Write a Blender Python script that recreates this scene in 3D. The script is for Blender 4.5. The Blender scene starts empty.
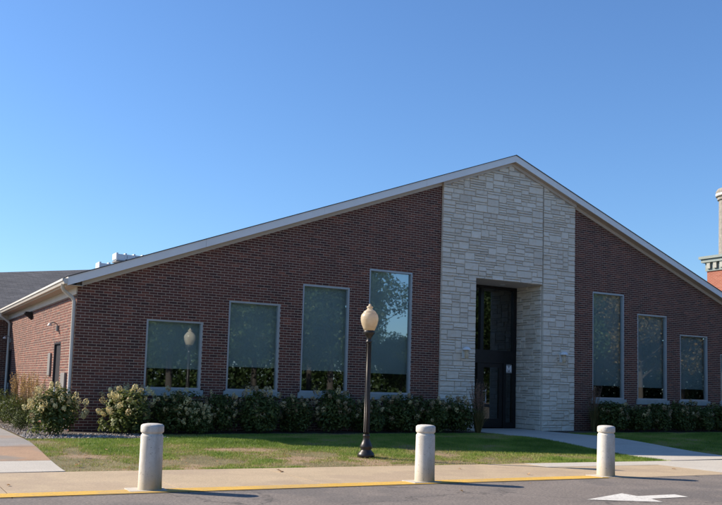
import bpy, math, random
import numpy as np
from mathutils import Vector, Matrix
random.seed(7); RNG = np.random.default_rng(7)
S = bpy.context.scene
COL = S.collection
R = math.radians

# ------------------------------------------------------------------ camera
CAM_H = 1.5
F_PX, W_PX = 863.49, 722.0
PITCH, ROLL = R(5.31), R(1.607)
cam = bpy.data.cameras.new('camera'); camo = bpy.data.objects.new('camera', cam); COL.objects.link(camo)
cam.sensor_width = 36.0; cam.lens = F_PX / W_PX * 36.0
cam.shift_y = (303.916 - 252.5) / W_PX
cam.clip_start = 0.1; cam.clip_end = 2000
fw = Vector((0, math.cos(PITCH), math.sin(PITCH))); up0 = Vector((0, -math.sin(PITCH), math.cos(PITCH))); rt0 = Vector((1, 0, 0))
rt = math.cos(ROLL) * rt0 + math.sin(ROLL) * up0
up = -math.sin(ROLL) * rt0 + math.cos(ROLL) * up0
m = Matrix((rt, up, -fw)).transposed().to_4x4(); m.translation = (0, 0, CAM_H)
camo.matrix_world = m
S.camera = camo

# ------------------------------------------------------------------ sky and sun
SUN_AZ, SUN_EL = R(12.5), R(32)
to_sun = Vector((-math.cos(SUN_AZ) * math.cos(SUN_EL), math.sin(SUN_AZ) * math.cos(SUN_EL), math.sin(SUN_EL)))
world = bpy.data.worlds.new('World'); S.world = world; world.use_nodes = True
nt = world.node_tree; bg = nt.nodes['Background']
sky = nt.nodes.new('ShaderNodeTexSky'); sky.sky_type = 'NISHITA'; sky.sun_disc = False
sky.sun_elevation = SUN_EL; sky.sun_rotation = math.atan2(to_sun.x, to_sun.y)
sky.air_density = 1.2; sky.dust_density = 0.3; sky.ozone_density = 6.0
grade = nt.nodes.new('ShaderNodeMix'); grade.data_type = 'RGBA'; grade.blend_type = 'MULTIPLY'; grade.inputs[0].default_value = 1.0; grade.inputs[7].default_value = (0.73, 0.85, 1.0, 1)
nt.links.new(sky.outputs[0], grade.inputs[6]); nt.links.new(grade.outputs[2], bg.inputs[0]); bg.inputs[1].default_value = 0.108
sun = bpy.data.lights.new('sun', 'SUN'); sun.energy = 5.0; sun.angle = R(0.53); sun.color = (1.0, 0.89, 0.74)
suno = bpy.data.objects.new('sun', sun); COL.objects.link(suno)
suno.rotation_euler = (-to_sun).to_track_quat('-Z', 'Y').to_euler(); suno.location = to_sun * 60
S.view_settings.view_transform = 'Standard'; S.view_settings.look = 'None'
S.view_settings.exposure = 0.72; S.view_settings.gamma = 1.0

# ------------------------------------------------------------------ frame: u along the facade, d out from it
TH = R(29.1); CX, CY = -6.7585, 20.4765
CT, ST = math.cos(TH), math.sin(TH)
def wp(u, d, z=0.0):
    return Vector((CX + u * CT + d * ST, CY + u * ST - d * CT, z))
GTOP = 0.20
def gz(d):
    t = min(max((6.95 - d) / 4.2, 0), 1)
    return GTOP * t * t * (3 - 2 * t)

# ------------------------------------------------------------------ materials
MATS = {}
def mat(name):
    mm = bpy.data.materials.new(name); mm.use_nodes = True; MATS[name] = mm
    n = mm.node_tree.nodes; l = mm.node_tree.links
    return mm, n, l, n['Principled BSDF']
def noise(n, l, scale, detail=4, rough=0.6, coord='Object', dims=None):
    tc = n.new('ShaderNodeTexCoord'); t = n.new('ShaderNodeTexNoise')
    t.inputs['Scale'].default_value = scale; t.inputs['Detail'].default_value = detail; t.inputs['Roughness'].default_value = rough
    l.new(tc.outputs[coord], t.inputs['Vector']); return t
def ramp(n, l, src, stops):
    r = n.new('ShaderNodeValToRGB'); e = r.color_ramp.elements
    while len(e) < len(stops): e.new(0.5)
    for k, (p, c) in enumerate(stops):
        e[k].position = p; e[k].color = (*c, 1) if len(c) == 3 else c
    l.new(src, r.inputs[0]); return r
def mixc(n, l, fac, a, b, mode='MIX'):
    x = n.new('ShaderNodeMix'); x.data_type = 'RGBA'; x.blend_type = mode
    for s, v in ((0, fac), (6, a), (7, b)):
        if isinstance(v, (int, float)): x.inputs[s].default_value = v
        elif isinstance(v, tuple): x.inputs[s].default_value = (*v, 1)
        else: l.new(v, x.inputs[s])
    return x.outputs[2]
def bump(n, l, src, b, strength=0.3, dist=0.01):
    k = n.new('ShaderNodeBump'); k.inputs['Strength'].default_value = strength; k.inputs['Distance'].default_value = dist
    l.new(src, k.inputs['Height']); l.new(k.outputs[0], b.inputs['Normal'])
def simple(name, c, rough=0.6, metal=0.0, var=0.12, scale=6, bs=0.15):
    mm, n, l, b = mat(name)
    t = noise(n, l, scale, 5, 0.65)
    lo = tuple(x * (1 - var) for x in c); hi = tuple(min(1, x * (1 + var)) for x in c)
    r = ramp(n, l, t.outputs[0], [(0.3, lo), (0.7, hi)])
    l.new(r.outputs[0], b.inputs['Base Color']); b.inputs['Roughness'].default_value = rough; b.inputs['Metallic'].default_value = metal
    t2 = noise(n, l, scale * 12, 3)
    if bs: bump(n, l, t2.outputs[0], b, bs, 0.004)
    return mm
def attr(n, name='tint'):
    a = n.new('ShaderNodeAttribute'); a.attribute_name = name; return a

# brick
mm, n, l, b = mat('brick')
a = attr(n)
r = ramp(n, l, a.outputs['Fac'], [(0.0, (0.055, 0.022, 0.019)), (0.3, (0.090, 0.031, 0.024)), (0.7, (0.135, 0.044, 0.030)), (1.0, (0.20, 0.066, 0.042))])
t = noise(n, l, 60, 4); t3 = noise(n, l, 0.7, 3)
geo = n.new('ShaderNodeNewGeometry')
for q in (t, t3): l.new(geo.outputs['Position'], q.inputs['Vector'])
c = mixc(n, l, 0.45, r.outputs[0], ramp(n, l, t.outputs[0], [(0.3, (0.35, 0.35, 0.35)), (0.7, (0.75, 0.75, 0.75))]).outputs[0], 'OVERLAY')
c = mixc(n, l, 0.3, c, ramp(n, l, t3.outputs[0], [(0.35, (0.38, 0.38, 0.4)), (0.65, (0.6, 0.6, 0.58))]).outputs[0], 'OVERLAY')
l.new(c, b.inputs['Base Color']); b.inputs['Roughness'].default_value = 0.85; bump(n, l, t.outputs[0], b, 0.4, 0.004)
simple('mortar', (0.47, 0.395, 0.315), 0.95, var=0.2, scale=3)
# limestone
mm, n, l, b = mat('limestone')
a = attr(n)
r = ramp(n, l, a.outputs['Fac'], [(0.0, (0.62, 0.555, 0.465)), (0.5, (0.72, 0.655, 0.555)), (1.0, (0.79, 0.73, 0.63))])
t = noise(n, l, 9, 8, 0.7); t2 = noise(n, l, 45, 5, 0.7)
c = mixc(n, l, 0.5, r.outputs[0], ramp(n, l, t.outputs[0], [(0.3, (0.36, 0.35, 0.33)), (0.7, (0.62, 0.62, 0.62))]).outputs[0], 'OVERLAY')
l.new(c, b.inputs['Base Color']); b.inputs['Roughness'].default_value = 0.9; bump(n, l, t2.outputs[0], b, 0.5, 0.012)
simple('stone_mortar', (0.46, 0.43, 0.385), 0.95, var=0.2)
simple('white_trim', (0.80, 0.80, 0.79), 0.5, var=0.05, scale=1.5)
simple('soffit', (0.56, 0.51, 0.455), 0.65, var=0.06, scale=1.5)
simple('return_paint', (0.50, 0.42, 0.34), 0.65, var=0.06)
simple('gutter_paint', (0.60, 0.565, 0.51), 0.45, var=0.05, scale=2)
simple('frame_metal', (0.40, 0.42, 0.43), 0.4, metal=0.3, var=0.06)
simple('precast', (0.36, 0.375, 0.35), 0.85, var=0.12, scale=4, bs=0.3)
simple('black_metal', (0.012, 0.012, 0.014), 0.35, metal=0.2, var=0.3)
simple('lamp_iron', (0.035, 0.03, 0.028), 0.38, metal=0.3, var=0.3, scale=20)
simple('dark_wall', (0.10, 0.10, 0.10), 0.9)
simple('blind', (0.76, 0.78, 0.77), 0.9, var=0.04, scale=1.0, bs=0.05)
simple('door_paint', (0.025, 0.022, 0.026), 0.45)
simple('grey_box', (0.20, 0.19, 0.18), 0.6)
simple('white_metal', (0.72, 0.76, 0.78), 0.4, var=0.05)
simple('sign_grey', (0.30, 0.31, 0.32), 0.5)
simple('sign_white', (0.80, 0.80, 0.80), 0.5)
# shingles
mm, n, l, b = mat('shingles')
tc = n.new('ShaderNodeTexCoord'); bt = n.new('ShaderNodeTexBrick'); l.new(tc.outputs['UV'], bt.inputs['Vector'])
bt.inputs['Scale'].default_value = 1.0; bt.inputs['Brick Width'].default_value = 0.3; bt.inputs['Row Height'].default_value = 0.14; bt.inputs['Mortar Size'].default_value = 0.006
bt.inputs['Color1'].default_value = (0.075, 0.075, 0.08, 1); bt.inputs['Color2'].default_value = (0.125, 0.12, 0.12, 1); bt.inputs['Mortar'].default_value = (0.03, 0.03, 0.03, 1)
t = noise(n, l, 2, 6); c = mixc(n, l, 0.5, bt.outputs[0], ramp(n, l, t.outputs[0], [(0.3, (0.3, 0.3, 0.3)), (0.7, (0.7, 0.7, 0.7))]).outputs[0], 'OVERLAY')
l.new(c, b.inputs['Base Color']); b.inputs['Roughness'].default_value = 0.9
# glass: coated pane, part mirror and part tinted see-through
def glass(name, tint, refl, lo):
    mm, n, l, b = mat(name); n.remove(b); out = n['Material Output']
    tr = n.new('ShaderNodeBsdfTransparent'); tr.inputs[0].default_value = (*tint, 1)
    g = n.new('ShaderNodeBsdfGlossy'); g.inputs['Color'].default_value = (*refl, 1); g.inputs['Roughness'].default_value = 0.014
    t = noise(n, l, 0.7, 1); k = n.new('ShaderNodeBump'); k.inputs['Strength'].default_value = 0.02; k.inputs['Distance'].default_value = 0.02
    l.new(t.outputs[0], k.inputs['Height']); l.new(k.outputs[0], g.inputs['Normal'])
    fr = n.new('ShaderNodeFresnel'); fr.inputs[0].default_value = 1.5
    ad = n.new('ShaderNodeMath'); ad.operation = 'ADD'; ad.inputs[1].default_value = lo; ad.use_clamp = True
    l.new(fr.outputs[0], ad.inputs[0])
    mx = n.new('ShaderNodeMixShader'); l.new(ad.outputs[0], mx.inputs[0]); l.new(tr.outputs[0], mx.inputs[1]); l.new(g.outputs[0], mx.inputs[2])
    l.new(mx.outputs[0], out.inputs['Surface'])
glass('window_glass', (0.64, 0.76, 0.78), (0.80, 0.92, 1.0), 0.22)
glass('door_glass', (0.30, 0.36, 0.36), (0.8, 0.9, 1.0), 0.10)
# globe acrylic
mm, n, l, b = mat('globe_acrylic')
b.inputs['Base Color'].default_value = (0.80, 0.73, 0.62, 1); b.inputs['Roughness'].default_value = 0.28
t = noise(n, l, 5, 4); r = ramp(n, l, t.outputs[0], [(0.35, (0.70, 0.56, 0.38)), (0.65, (0.84, 0.74, 0.57))]); l.new(r.outputs[0], b.inputs['Base Color'])
tl = n.new('ShaderNodeBsdfTranslucent'); l.new(r.outputs[0], tl.inputs[0])
mx = n.new('ShaderNodeMixShader'); mx.inputs[0].default_value = 0.45
l.new(b.outputs[0], mx.inputs[1]); l.new(tl.outputs[0], mx.inputs[2]); l.new(mx.outputs[0], n['Material Output'].inputs['Surface'])
# ground materials
def pave(name, c, var, stain=None, stain_amt=0.0, seed=0.0, grain=0.0, wear=None, crack=False):
    mm, n, l, b = mat(name)
    tc = n.new('ShaderNodeTexCoord'); mp = n.new('ShaderNodeMapping'); mp.inputs['Location'].default_value = (seed, seed * 0.7, 0)
    geo = n.new('ShaderNodeNewGeometry'); l.new(geo.outputs['Position'], mp.inputs['Vector'])
    def nz(s, d, ro=0.6):
        t = n.new('ShaderNodeTexNoise'); t.inputs['Scale'].default_value = s; t.inputs['Detail'].default_value = d; t.inputs['Roughness'].default_value = ro
        l.new(mp.outputs[0], t.inputs['Vector']); return t
    t1, t2, t3 = nz(0.9, 6, 0.65), nz(60, 4, 0.7), nz(170, 2)
    lo = tuple(x * (1 - var) for x in c); hi = tuple(min(1, x * (1 + var)) for x in c)
    cc = ramp(n, l, t1.outputs[0], [(0.3, lo), (0.7, hi)]).outputs[0]
    cc = mixc(n, l, 0.55, cc, ramp(n, l, t2.outputs[0], [(0.28, (0.25, 0.25, 0.25)), (0.72, (0.75, 0.75, 0.75))]).outputs[0], 'OVERLAY')
    if stain:
        ts = nz(0.55, 4)
        f = ramp(n, l, ts.outputs[0], [(0.5, (0, 0, 0)), (0.58, (stain_amt,) * 3)]).outputs[0]
        cc = mixc(n, l, f, cc, stain)
    if wear:
        tw = nz(16, 5, 0.7); cc = mixc(n, l, ramp(n, l, tw.outputs[0], [(0.56, (0, 0, 0)), (0.66, (0.9, 0.9, 0.9))]).outputs[0], cc, wear)
    if crack:
        vo = n.new('ShaderNodeTexVoronoi'); vo.feature = 'DISTANCE_TO_EDGE'; vo.inputs['Scale'].default_value = 0.28
        dn = nz(1.6, 4); dv = n.new('ShaderNodeVectorMath'); dv.operation = 'MULTIPLY_ADD'; dv.inputs[1].default_value = (1.2, 1.2, 0); l.new(dn.outputs['Color'], dv.inputs[0]); l.new(mp.outputs[0], dv.inputs[2]); l.new(dv.outputs[0], vo.inputs['Vector'])
        cc = mixc(n, l, ramp(n, l, vo.outputs['Distance'], [(0.0, (0.75, 0.75, 0.75)), (0.006, (0, 0, 0))]).outputs[0], cc, (0.05, 0.045, 0.04))
    if grain:
        t4 = nz(26, 3, 0.8); cc = mixc(n, l, grain, cc, ramp(n, l, t4.outputs[0], [(0.34, (0.12, 0.12, 0.12)), (0.5, (0.5, 0.5, 0.5)), (0.66, (0.88, 0.86, 0.82))]).outputs[0], 'OVERLAY')
    l.new(cc, b.inputs['Base Color']); b.inputs['Roughness'].default_value = 0.9
    bump(n, l, t3.outputs[0], b, 0.5, 0.006)
    return mm
pave('asphalt', (0.185, 0.156, 0.134), 0.14, (0.125, 0.11, 0.10), 0.7, 0.0, 0.55, None, True)
pave('tan_concrete', (0.44, 0.335, 0.215), 0.10, (0.35, 0.26, 0.18), 0.5, 0.0, 0.15)
pave('new_concrete', (0.50, 0.455, 0.385), 0.07)
pave('old_concrete', (0.27, 0.245, 0.22), 0.16, (0.31, 0.215, 0.15), 0.7, 3.1)
pave('soil', (0.075, 0.055, 0.038), 0.3)
pave('rust_concrete', (0.36, 0.225, 0.135), 0.2, (0.24, 0.21, 0.17), 0.8, 8.7)
pave('turf_soil', (0.17, 0.145, 0.06), 0.25, (0.34, 0.23, 0.14), 0.85)
pave('yellow_paint', (0.62, 0.37, 0.055), 0.12, (0.42, 0.29, 0.13), 0.45, 1.7, 0.1, (0.34, 0.27, 0.18))
pave('white_paint', (0.66, 0.63, 0.57), 0.08, (0.45, 0.42, 0.38), 0.4, 5.5, 0.1, (0.24, 0.21, 0.19))
pave('far_ground', (0.06, 0.07, 0.03), 0.3)
# bollard concrete, yellowish low down on one side
mm, n, l, b = mat('bollard_concrete')
tc = n.new('ShaderNodeTexCoord'); sp = n.new('ShaderNodeSeparateXYZ'); l.new(tc.outputs['Object'], sp.inputs[0])
t = noise(n, l, 7, 6, 0.7); t2 = noise(n, l, 90, 3)
cc = ramp(n, l, t.outputs[0], [(0.3, (0.54, 0.505, 0.445)), (0.7, (0.68, 0.645, 0.58))]).outputs[0]
cc = mixc(n, l, 0.4, cc, ramp(n, l, t2.outputs[0], [(0.25, (0.3, 0.3, 0.3)), (0.75, (0.7, 0.7, 0.7))]).outputs[0], 'OVERLAY')
ma = n.new('ShaderNodeMath'); ma.operation = 'MULTIPLY_ADD'; ma.inputs[1].default_value = -3.0; ma.inputs[2].default_value = 1.3; l.new(sp.outputs['Z'], ma.inputs[0])
mb = n.new('ShaderNodeMath'); mb.operation = 'MULTIPLY_ADD'; mb.inputs[1].default_value = 2.6; l.new(sp.outputs['X'], mb.inputs[0]); l.new(ma.outputs[0], mb.inputs[2])
mc = n.new('ShaderNodeMath'); mc.operation = 'MULTIPLY'; mc.use_clamp = True; md_ = n.new('ShaderNodeMath'); md_.operation = 'MULTIPLY'; md_.inputs[1].default_value = 1.1; l.new(mb.outputs[0], md_.inputs[0]); l.new(md_.outputs[0], mc.inputs[0]); l.new(t.outputs[0], mc.inputs[1])
cc = mixc(n, l, mc.outputs[0], cc, (0.40, 0.27, 0.08))
oi = n.new('ShaderNodeObjectInfo'); geo = n.new('ShaderNodeNewGeometry'); mp = n.new('ShaderNodeMapping'); mp.inputs['Scale'].default_value = (9, 9, 1.6); l.new(geo.outputs['Position'], mp.inputs['Vector'])
tg = n.new('ShaderNodeTexNoise'); tg.inputs['Scale'].default_value = 1.0; tg.inputs['Detail'].default_value = 6; l.new(mp.outputs[0], tg.inputs['Vector'])
cc = mixc(n, l, ramp(n, l, tg.outputs[0], [(0.5, (0, 0, 0)), (0.72, (0.55, 0.55, 0.55))]).outputs[0], cc, (0.33, 0.29, 0.24))
tp = n.new('ShaderNodeTexNoise'); tp.inputs['Scale'].default_value = 38; tp.inputs['Detail'].default_value = 2; l.new(geo.outputs['Position'], tp.inputs['Vector'])
cc = mixc(n, l, ramp(n, l, tp.outputs[0], [(0.66, (0, 0, 0)), (0.70, (0.8, 0.8, 0.8))]).outputs[0], cc, (0.27, 0.24, 0.20))
l.new(cc, b.inputs['Base Color']); b.inputs['Roughness'].default_value = 0.85; bump(n, l, t2.outputs[0], b, 0.35, 0.004)
# foliage kinds
def leafmat(name, stops, trans=0.35):
    mm, n, l, b = mat(name)
    a = attr(n); r = ramp(n, l, a.outputs['Fac'], stops)
    l.new(r.outputs[0], b.inputs['Base Color']); b.inputs['Roughness'].default_value = 0.55
    b.inputs['Specular IOR Level'].default_value = 0.3
    tl = n.new('ShaderNodeBsdfTranslucent'); l.new(r.outputs[0], tl.inputs[0])
    mx = n.new('ShaderNodeMixShader'); mx.inputs[0].default_value = trans
    l.new(b.outputs[0], mx.inputs[1]); l.new(tl.outputs[0], mx.inputs[2]); l.new(mx.outputs[0], n['Material Output'].inputs['Surface'])
leafmat('hydrangea_leaf', [(0, (0.045, 0.068, 0.018)), (0.6, (0.125, 0.155, 0.038)), (1, (0.26, 0.25, 0.07))])
leafmat('bloom', [(0, (0.30, 0.22, 0.13)), (0.5, (0.66, 0.54, 0.27)), (1, (0.74, 0.68, 0.36))], 0.25)
leafmat('low_shrub_leaf', [(0, (0.03, 0.05, 0.012)), (0.6, (0.075, 0.10, 0.022)), (1, (0.13, 0.15, 0.04))])
leafmat('turf', [(0, (0.10, 0.175, 0.024)), (0.45, (0.225, 0.325, 0.050)), (0.7, (0.35, 0.35, 0.095)), (0.85, (0.40, 0.27, 0.14)), (1, (0.52, 0.36, 0.21))], 0.3)
leafmat('reed_green', [(0, (0.08, 0.09, 0.03)), (0.6, (0.20, 0.16, 0.06)), (1, (0.36, 0.25, 0.11))])
leafmat('plume_red', [(0, (0.30, 0.15, 0.11)), (1, (0.48, 0.30, 0.20))])
leafmat('plume_gold', [(0, (0.45, 0.28, 0.10)), (1, (0.62, 0.43, 0.18))])
leafmat('tree_leaf', [(0, (0.025, 0.050, 0.014)), (0.7, (0.065, 0.10, 0.03)), (1, (0.12, 0.14, 0.04))])
leafmat('autumn_leaf', [(0, (0.06, 0.055, 0.02)), (0.6, (0.14, 0.10, 0.035)), (1, (0.24, 0.15, 0.05))])
leafmat('dry_leaf', [(0, (0.30, 0.17, 0.08)), (1, (0.55, 0.36, 0.19))], 0.2)
simple('bark', (0.065, 0.052, 0.042), 0.9, var=0.3, scale=12, bs=0.6)
simple('stem', (0.09, 0.07, 0.045), 0.9)
mm, n, l, b = mat('gravel')
a = attr(n); r = ramp(n, l, a.outputs['Fac'], [(0, (0.10, 0.09, 0.085)), (0.6, (0.25, 0.21, 0.18)), (1, (0.48, 0.43, 0.37))]); l.new(r.outputs[0], b.inputs['Base Color']); b.inputs['Roughness'].default_value = 0.8
# far buildings
mm, n, l, b = mat('red_brick_far')
tc = n.new('ShaderNodeTexCoord'); bt = n.new('ShaderNodeTexBrick'); l.new(tc.outputs['UV'], bt.inputs['Vector'])
bt.inputs['Scale'].default_value = 1.0; bt.inputs['Brick Width'].default_value = 0.42; bt.inputs['Row Height'].default_value = 0.14; bt.inputs['Mortar Size'].default_value = 0.012
bt.inputs['Color1'].default_value = (0.28, 0.075, 0.045, 1); bt.inputs['Color2'].default_value = (0.36, 0.115, 0.07, 1); bt.inputs['Mortar'].default_value = (0.36, 0.24, 0.18, 1)
l.new(bt.outputs[0], b.inputs['Base Color']); b.inputs['Roughness'].default_value = 0.9
simple('dentil_stone', (0.36, 0.36, 0.32), 0.8)
simple('zinc', (0.17, 0.20, 0.19), 0.5, metal=0.3)
simple('stack_stone', (0.24, 0.22, 0.19), 0.9, var=0.3, scale=3, bs=0.4)
def M(x): return MATS[x]

# ------------------------------------------------------------------ mesh helpers
class MB:
    def __init__(s): s.v = []; s.f = []; s.t = []; s.uv = []
    def quad(s, p, tint=0.5):
        i = len(s.v); s.v += [tuple(q) for q in p]; s.f.append(tuple(range(i, i + len(p)))); s.t.append(tint)
    def box(s, x0, x1, y0, y1, z0, z1, tint=0.5, skip=''):
        i = len(s.v)
        s.v += [(x0, y0, z0), (x1, y0, z0), (x1, y1, z0), (x0, y1, z0), (x0, y0, z1), (x1, y0, z1), (x1, y1, z1), (x0, y1, z1)]
        F = {'b': (0, 3, 2, 1), 't': (4, 5, 6, 7), 'f': (0, 1, 5, 4), 'k': (2, 3, 7, 6), 'r': (1, 2, 6, 5), 'l': (3, 0, 4, 7)}
        for k, q in F.items():
            if k not in skip: s.f.append(tuple(i + a for a in q)); s.t.append(tint)
    def prism(s, poly, y0, y1):             # polygon in xz, extruded in y
        i = len(s.v); k = len(poly)
        s.v += [(x, y0, z) for x, z in poly] + [(x, y1, z) for x, z in poly]
        s.f.append(tuple(range(i, i + k))); s.f.append(tuple(range(i + 2 * k - 1, i + k - 1, -1))); s.t += [0.5, 0.5]
        for a in range(k):
            c = (a + 1) % k; s.f.append((i + a, i + k + a, i + k + c, i + c)); s.t.append(0.5)
    def lathe(s, prof, seg=24, cx=0, cy=0, cap=True):
        i = len(s.v)
        for r_, z in prof:
            for k in range(seg):
                an = 2 * math.pi * k / seg; s.v.append((cx + r_ * math.cos(an), cy + r_ * math.sin(an), z))
        for a in range(len(prof) - 1):
            for k in range(seg):
                c = (k + 1) % seg
                s.f.append((i + a * seg + k, i + a * seg + c, i + (a + 1) * seg + c, i + (a + 1) * seg + k)); s.t.append(0.5)
        if cap:
            s.f.append(tuple(i + k for k in range(seg - 1, -1, -1))); s.f.append(tuple(i + (len(prof) - 1) * seg + k for k in range(seg))); s.t += [0.5, 0.5]
    def tube(s, pts, rad, seg=8):
        pts = [Vector(p) for p in pts]; i0 = len(s.v); rads = rad if isinstance(rad, (list, tuple)) else [rad] * len(pts)
        for k, p in enumerate(pts):
            d = (pts[min(k + 1, len(pts) - 1)] - pts[max(k - 1, 0)]).normalized()
            ref = Vector((0, 0, 1)) if abs(d.z) < 0.9 else Vector((1, 0, 0))
            a = d.cross(ref).normalized(); b2 = d.cross(a)
            for q in range(seg):
                an = 2 * math.pi * q / seg; s.v.append(tuple(p + rads[k] * (math.cos(an) * a + math.sin(an) * b2)))
        for k in range(len(pts) - 1):
            for q in range(seg):
                c = (q + 1) % seg
                s.f.append((i0 + k * seg + q, i0 + k * seg + c, i0 + (k + 1) * seg + c, i0 + (k + 1) * seg + q)); s.t.append(0.5)
        s.f.append(tuple(i0 + q for q in range(seg))); s.f.append(tuple(i0 + (len(pts) - 1) * seg + q for q in range(seg - 1, -1, -1))); s.t += [0.5, 0.5]
    def mesh(s, name, material, smooth=False, tint=False, uvf=None):
        me = bpy.data.meshes.new(name); me.from_pydata(s.v, [], s.f); me.update()
        if tint:
            at = me.attributes.new('tint', 'FLOAT', 'FACE'); at.data.foreach_set('value', np.array(s.t, dtype=np.float32))
        if uvf:
            uv = me.uv_layers.new(name='UVMap')
            for lp in me.loops: uv.data[lp.index].uv = uvf(me.vertices[lp.vertex_index].co)
        me.materials.append(M(material))
        if smooth: me.shade_smooth()
        return me
def link(name, me, parent=None, label=None, cat=None, group=None, kind=None):
    o = bpy.data.objects.new(name, me); COL.objects.link(o)
    if parent: o.parent = parent
    if label: o['label'] = label
    if cat: o['category'] = cat
    if group: o['group'] = group
    if kind: o['kind'] = kind
    return o
def build(name, mb, material, parent=None, smooth=False, tint=False, uvf=None, **kw):
    return link(name, mb.mesh(name, material, smooth, tint, uvf), parent, **kw)
def soft(o, w=0.01, seg=2):
    md = o.modifiers.new('bevel', 'BEVEL'); md.width = w; md.segments = seg; md.limit_method = 'ANGLE'; md.angle_limit = R(40); return o
def inframe(o):
    o.location = (CX, CY, 0); o.rotation_euler = (0, 0, TH); return o
def npmesh(name, verts, faces_n, k, material, tint=None):
    """verts (N*k,3): faces_n faces of k vertices each, no sharing"""
    me = bpy.data.meshes.new(name); nv = len(verts)
    me.vertices.add(nv); me.vertices.foreach_set('co', np.ascontiguousarray(verts, dtype=np.float32).ravel())
    me.loops.add(nv); me.loops.foreach_set('vertex_index', np.arange(nv, dtype=np.int32))
    me.polygons.add(faces_n); me.polygons.foreach_set('loop_start', np.arange(0, nv, k, dtype=np.int32)); 
    me.update(calc_edges=True)
    if tint is not None:
        at = me.attributes.new('tint', 'FLOAT', 'FACE'); at.data.foreach_set('value', np.asarray(tint, dtype=np.float32))
    me.materials.append(M(material)); return me

# ------------------------------------------------------------------ ground setting
def sheet(name, u0, u1, d0, d1, dz, material, nu=1, nd=1, **kw):
    mb = MB(); us = np.linspace(u0, u1, nu + 1); ds = np.linspace(d0, d1, nd + 1)
    for i in range(nu):
        for j in range(nd):
            mb.quad([(us[i], -ds[j + 1], gz(ds[j + 1]) + dz), (us[i + 1], -ds[j + 1], gz(ds[j + 1]) + dz), (us[i + 1], -ds[j], gz(ds[j]) + dz), (us[i], -ds[j], gz(ds[j]) + dz)])
    return inframe(build(name, mb, material, **kw))
mb = MB(); mb.quad([(-600, -600, -0.03), (600, -600, -0.03), (600, 600, -0.03), (-600, 600, -0.03)])
build('ground', mb, 'far_ground', kind='structure')
mb = MB()
mb.quad([(-60, -60, 0), (90, -60, 0), (90, -(9.85 + 0.030 * 91.3), 0), (-60, -(9.85 - 0.030 * 58.7), 0)])
inframe(build('parking_lot', mb, 'asphalt', kind='structure'))
lawn = sheet('lawn_soil', -40, 60, -30, 8.6, -0.012, 'turf_soil', 1, 60, kind='structure')

def db(u): return 6.95 + 0.055 * (u + 1.3)      # back edge of the sidewalk, not quite parallel to the facade
def df(u): return 9.85 + 0.030 * (u + 1.3)      # road edge
def flat_slab(u0, u1, f0, f1, material, parent, top=0.004, gap=0.009):
    mb = MB(); u0 += gap; u1 -= gap
    p = [(u0, f1(u0) - gap), (u1, f1(u1) - gap), (u1, f0(u1) + gap), (u0, f0(u0) + gap)]; i = 0
    mb.quad([(a, -d, top) for a, d in p])
    for k in range(4):
        a, c = p[k], p[(k + 1) % 4]; mb.quad([(a[0], -a[1], -0.08), (c[0], -c[1], -0.08), (c[0], -c[1], top), (a[0], -a[1], top)])
    return build('concrete_slab', mb, material, parent)
def slab(name, u0, u1, d0, d1, material, parent, top=0.012, gap=0.010, thick=0.09, nd=4):
    """one concrete slab with its own edges, following the grade"""
    mb = MB(); u0 += gap; u1 -= gap; d0 += gap; d1 -= gap
    ds = np.linspace(d0, d1, nd + 1)
    for j in range(nd):
        a, c = ds[j], ds[j + 1]; za, zc = gz(a) + top, gz(c) + top
        mb.quad([(u0, -c, zc), (u1, -c, zc), (u1, -a, za), (u0, -a, za)])
        mb.quad([(u0, -a, za - thick), (u0, -c, zc - thick), (u0, -c, zc), (u0, -a, za)]); mb.quad([(u1, -c, zc - thick), (u1, -a, za - thick), (u1, -a, za), (u1, -c, zc)])
    mb.quad([(u0, -d1, gz(d1) + top - thick), (u1, -d1, gz(d1) + top - thick), (u1, -d1, gz(d1) + top), (u0, -d1, gz(d1) + top)])
    mb.quad([(u1, -d0, gz(d0) + top - thick), (u0, -d0, gz(d0) + top - thick), (u0, -d0, gz(d0) + top), (u1, -d0, gz(d0) + top)])
    return build(name, mb, material, parent)
# sidewalk along the kerb line
walk = inframe(link('sidewalk', None, kind='structure'))
edges = [-17.9 + 2.2 * k for k in range(12)]
edges = [e for e in edges if e < 7.3] + [7.45]
mb = MB(); mb.quad([(-18, -df(-18), -0.004), (40, -df(40), -0.004), (40, -db(40), -0.004), (-18, -db(-18), -0.004)])
build('joint_bed', mb, 'soil', walk)
for a, c in zip(edges[:-1], edges[1:]): flat_slab(a, c, db, df, 'tan_concrete', walk)
ds_ = lambda u: db(u) + 0.75
flat_slab(7.45, 10.3, ds_, df, 'tan_concrete', walk)
for a, c in ((7.45, 8.9), (8.9, 10.3)): flat_slab(a, c, db, ds_, 'new_concrete', walk, 0.006)
for a, c in ((10.3, 12.3), (12.3, 14.3)): flat_slab(a, c, db, df, 'new_concrete', walk, 0.005)
for k in range(10): flat_slab(14.3 + 2.2 * k, 16.5 + 2.2 * k, db, df, 'tan_concrete', walk)
# path to the door
path = inframe(link('entrance_path', None, kind='structure'))
ds = [-1.16, 0.1, 1.6, 3.1, 4.5, 5.95, 7.6]
for a, c in zip(ds[:-1], ds[1:]): slab('concrete_slab', 11.72 if c <= 0.11 else 11.5, 14.3 if c <= 0.11 else 14.25, a, c, 'new_concrete', path, top=0.008)
# path down the side
spath = inframe(link('side_path', None, kind='structure'))
slab('concrete_slab', -3.6, -1.33, 5.55, 6.86, 'new_concrete', spath, top=0.006)
ds = [5.55, 3.9, 2.3, 0.6, -1.1, -2.8, -4.5, -6.2, -7.9, -9.6, -11.3]
for k, (a, c) in enumerate(zip(ds[:-1], ds[1:])): slab('concrete_slab', -3.6, -1.33, c, a, 'rust_concrete' if k == 0 else 'old_concrete', spath, top=0.006)
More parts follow.
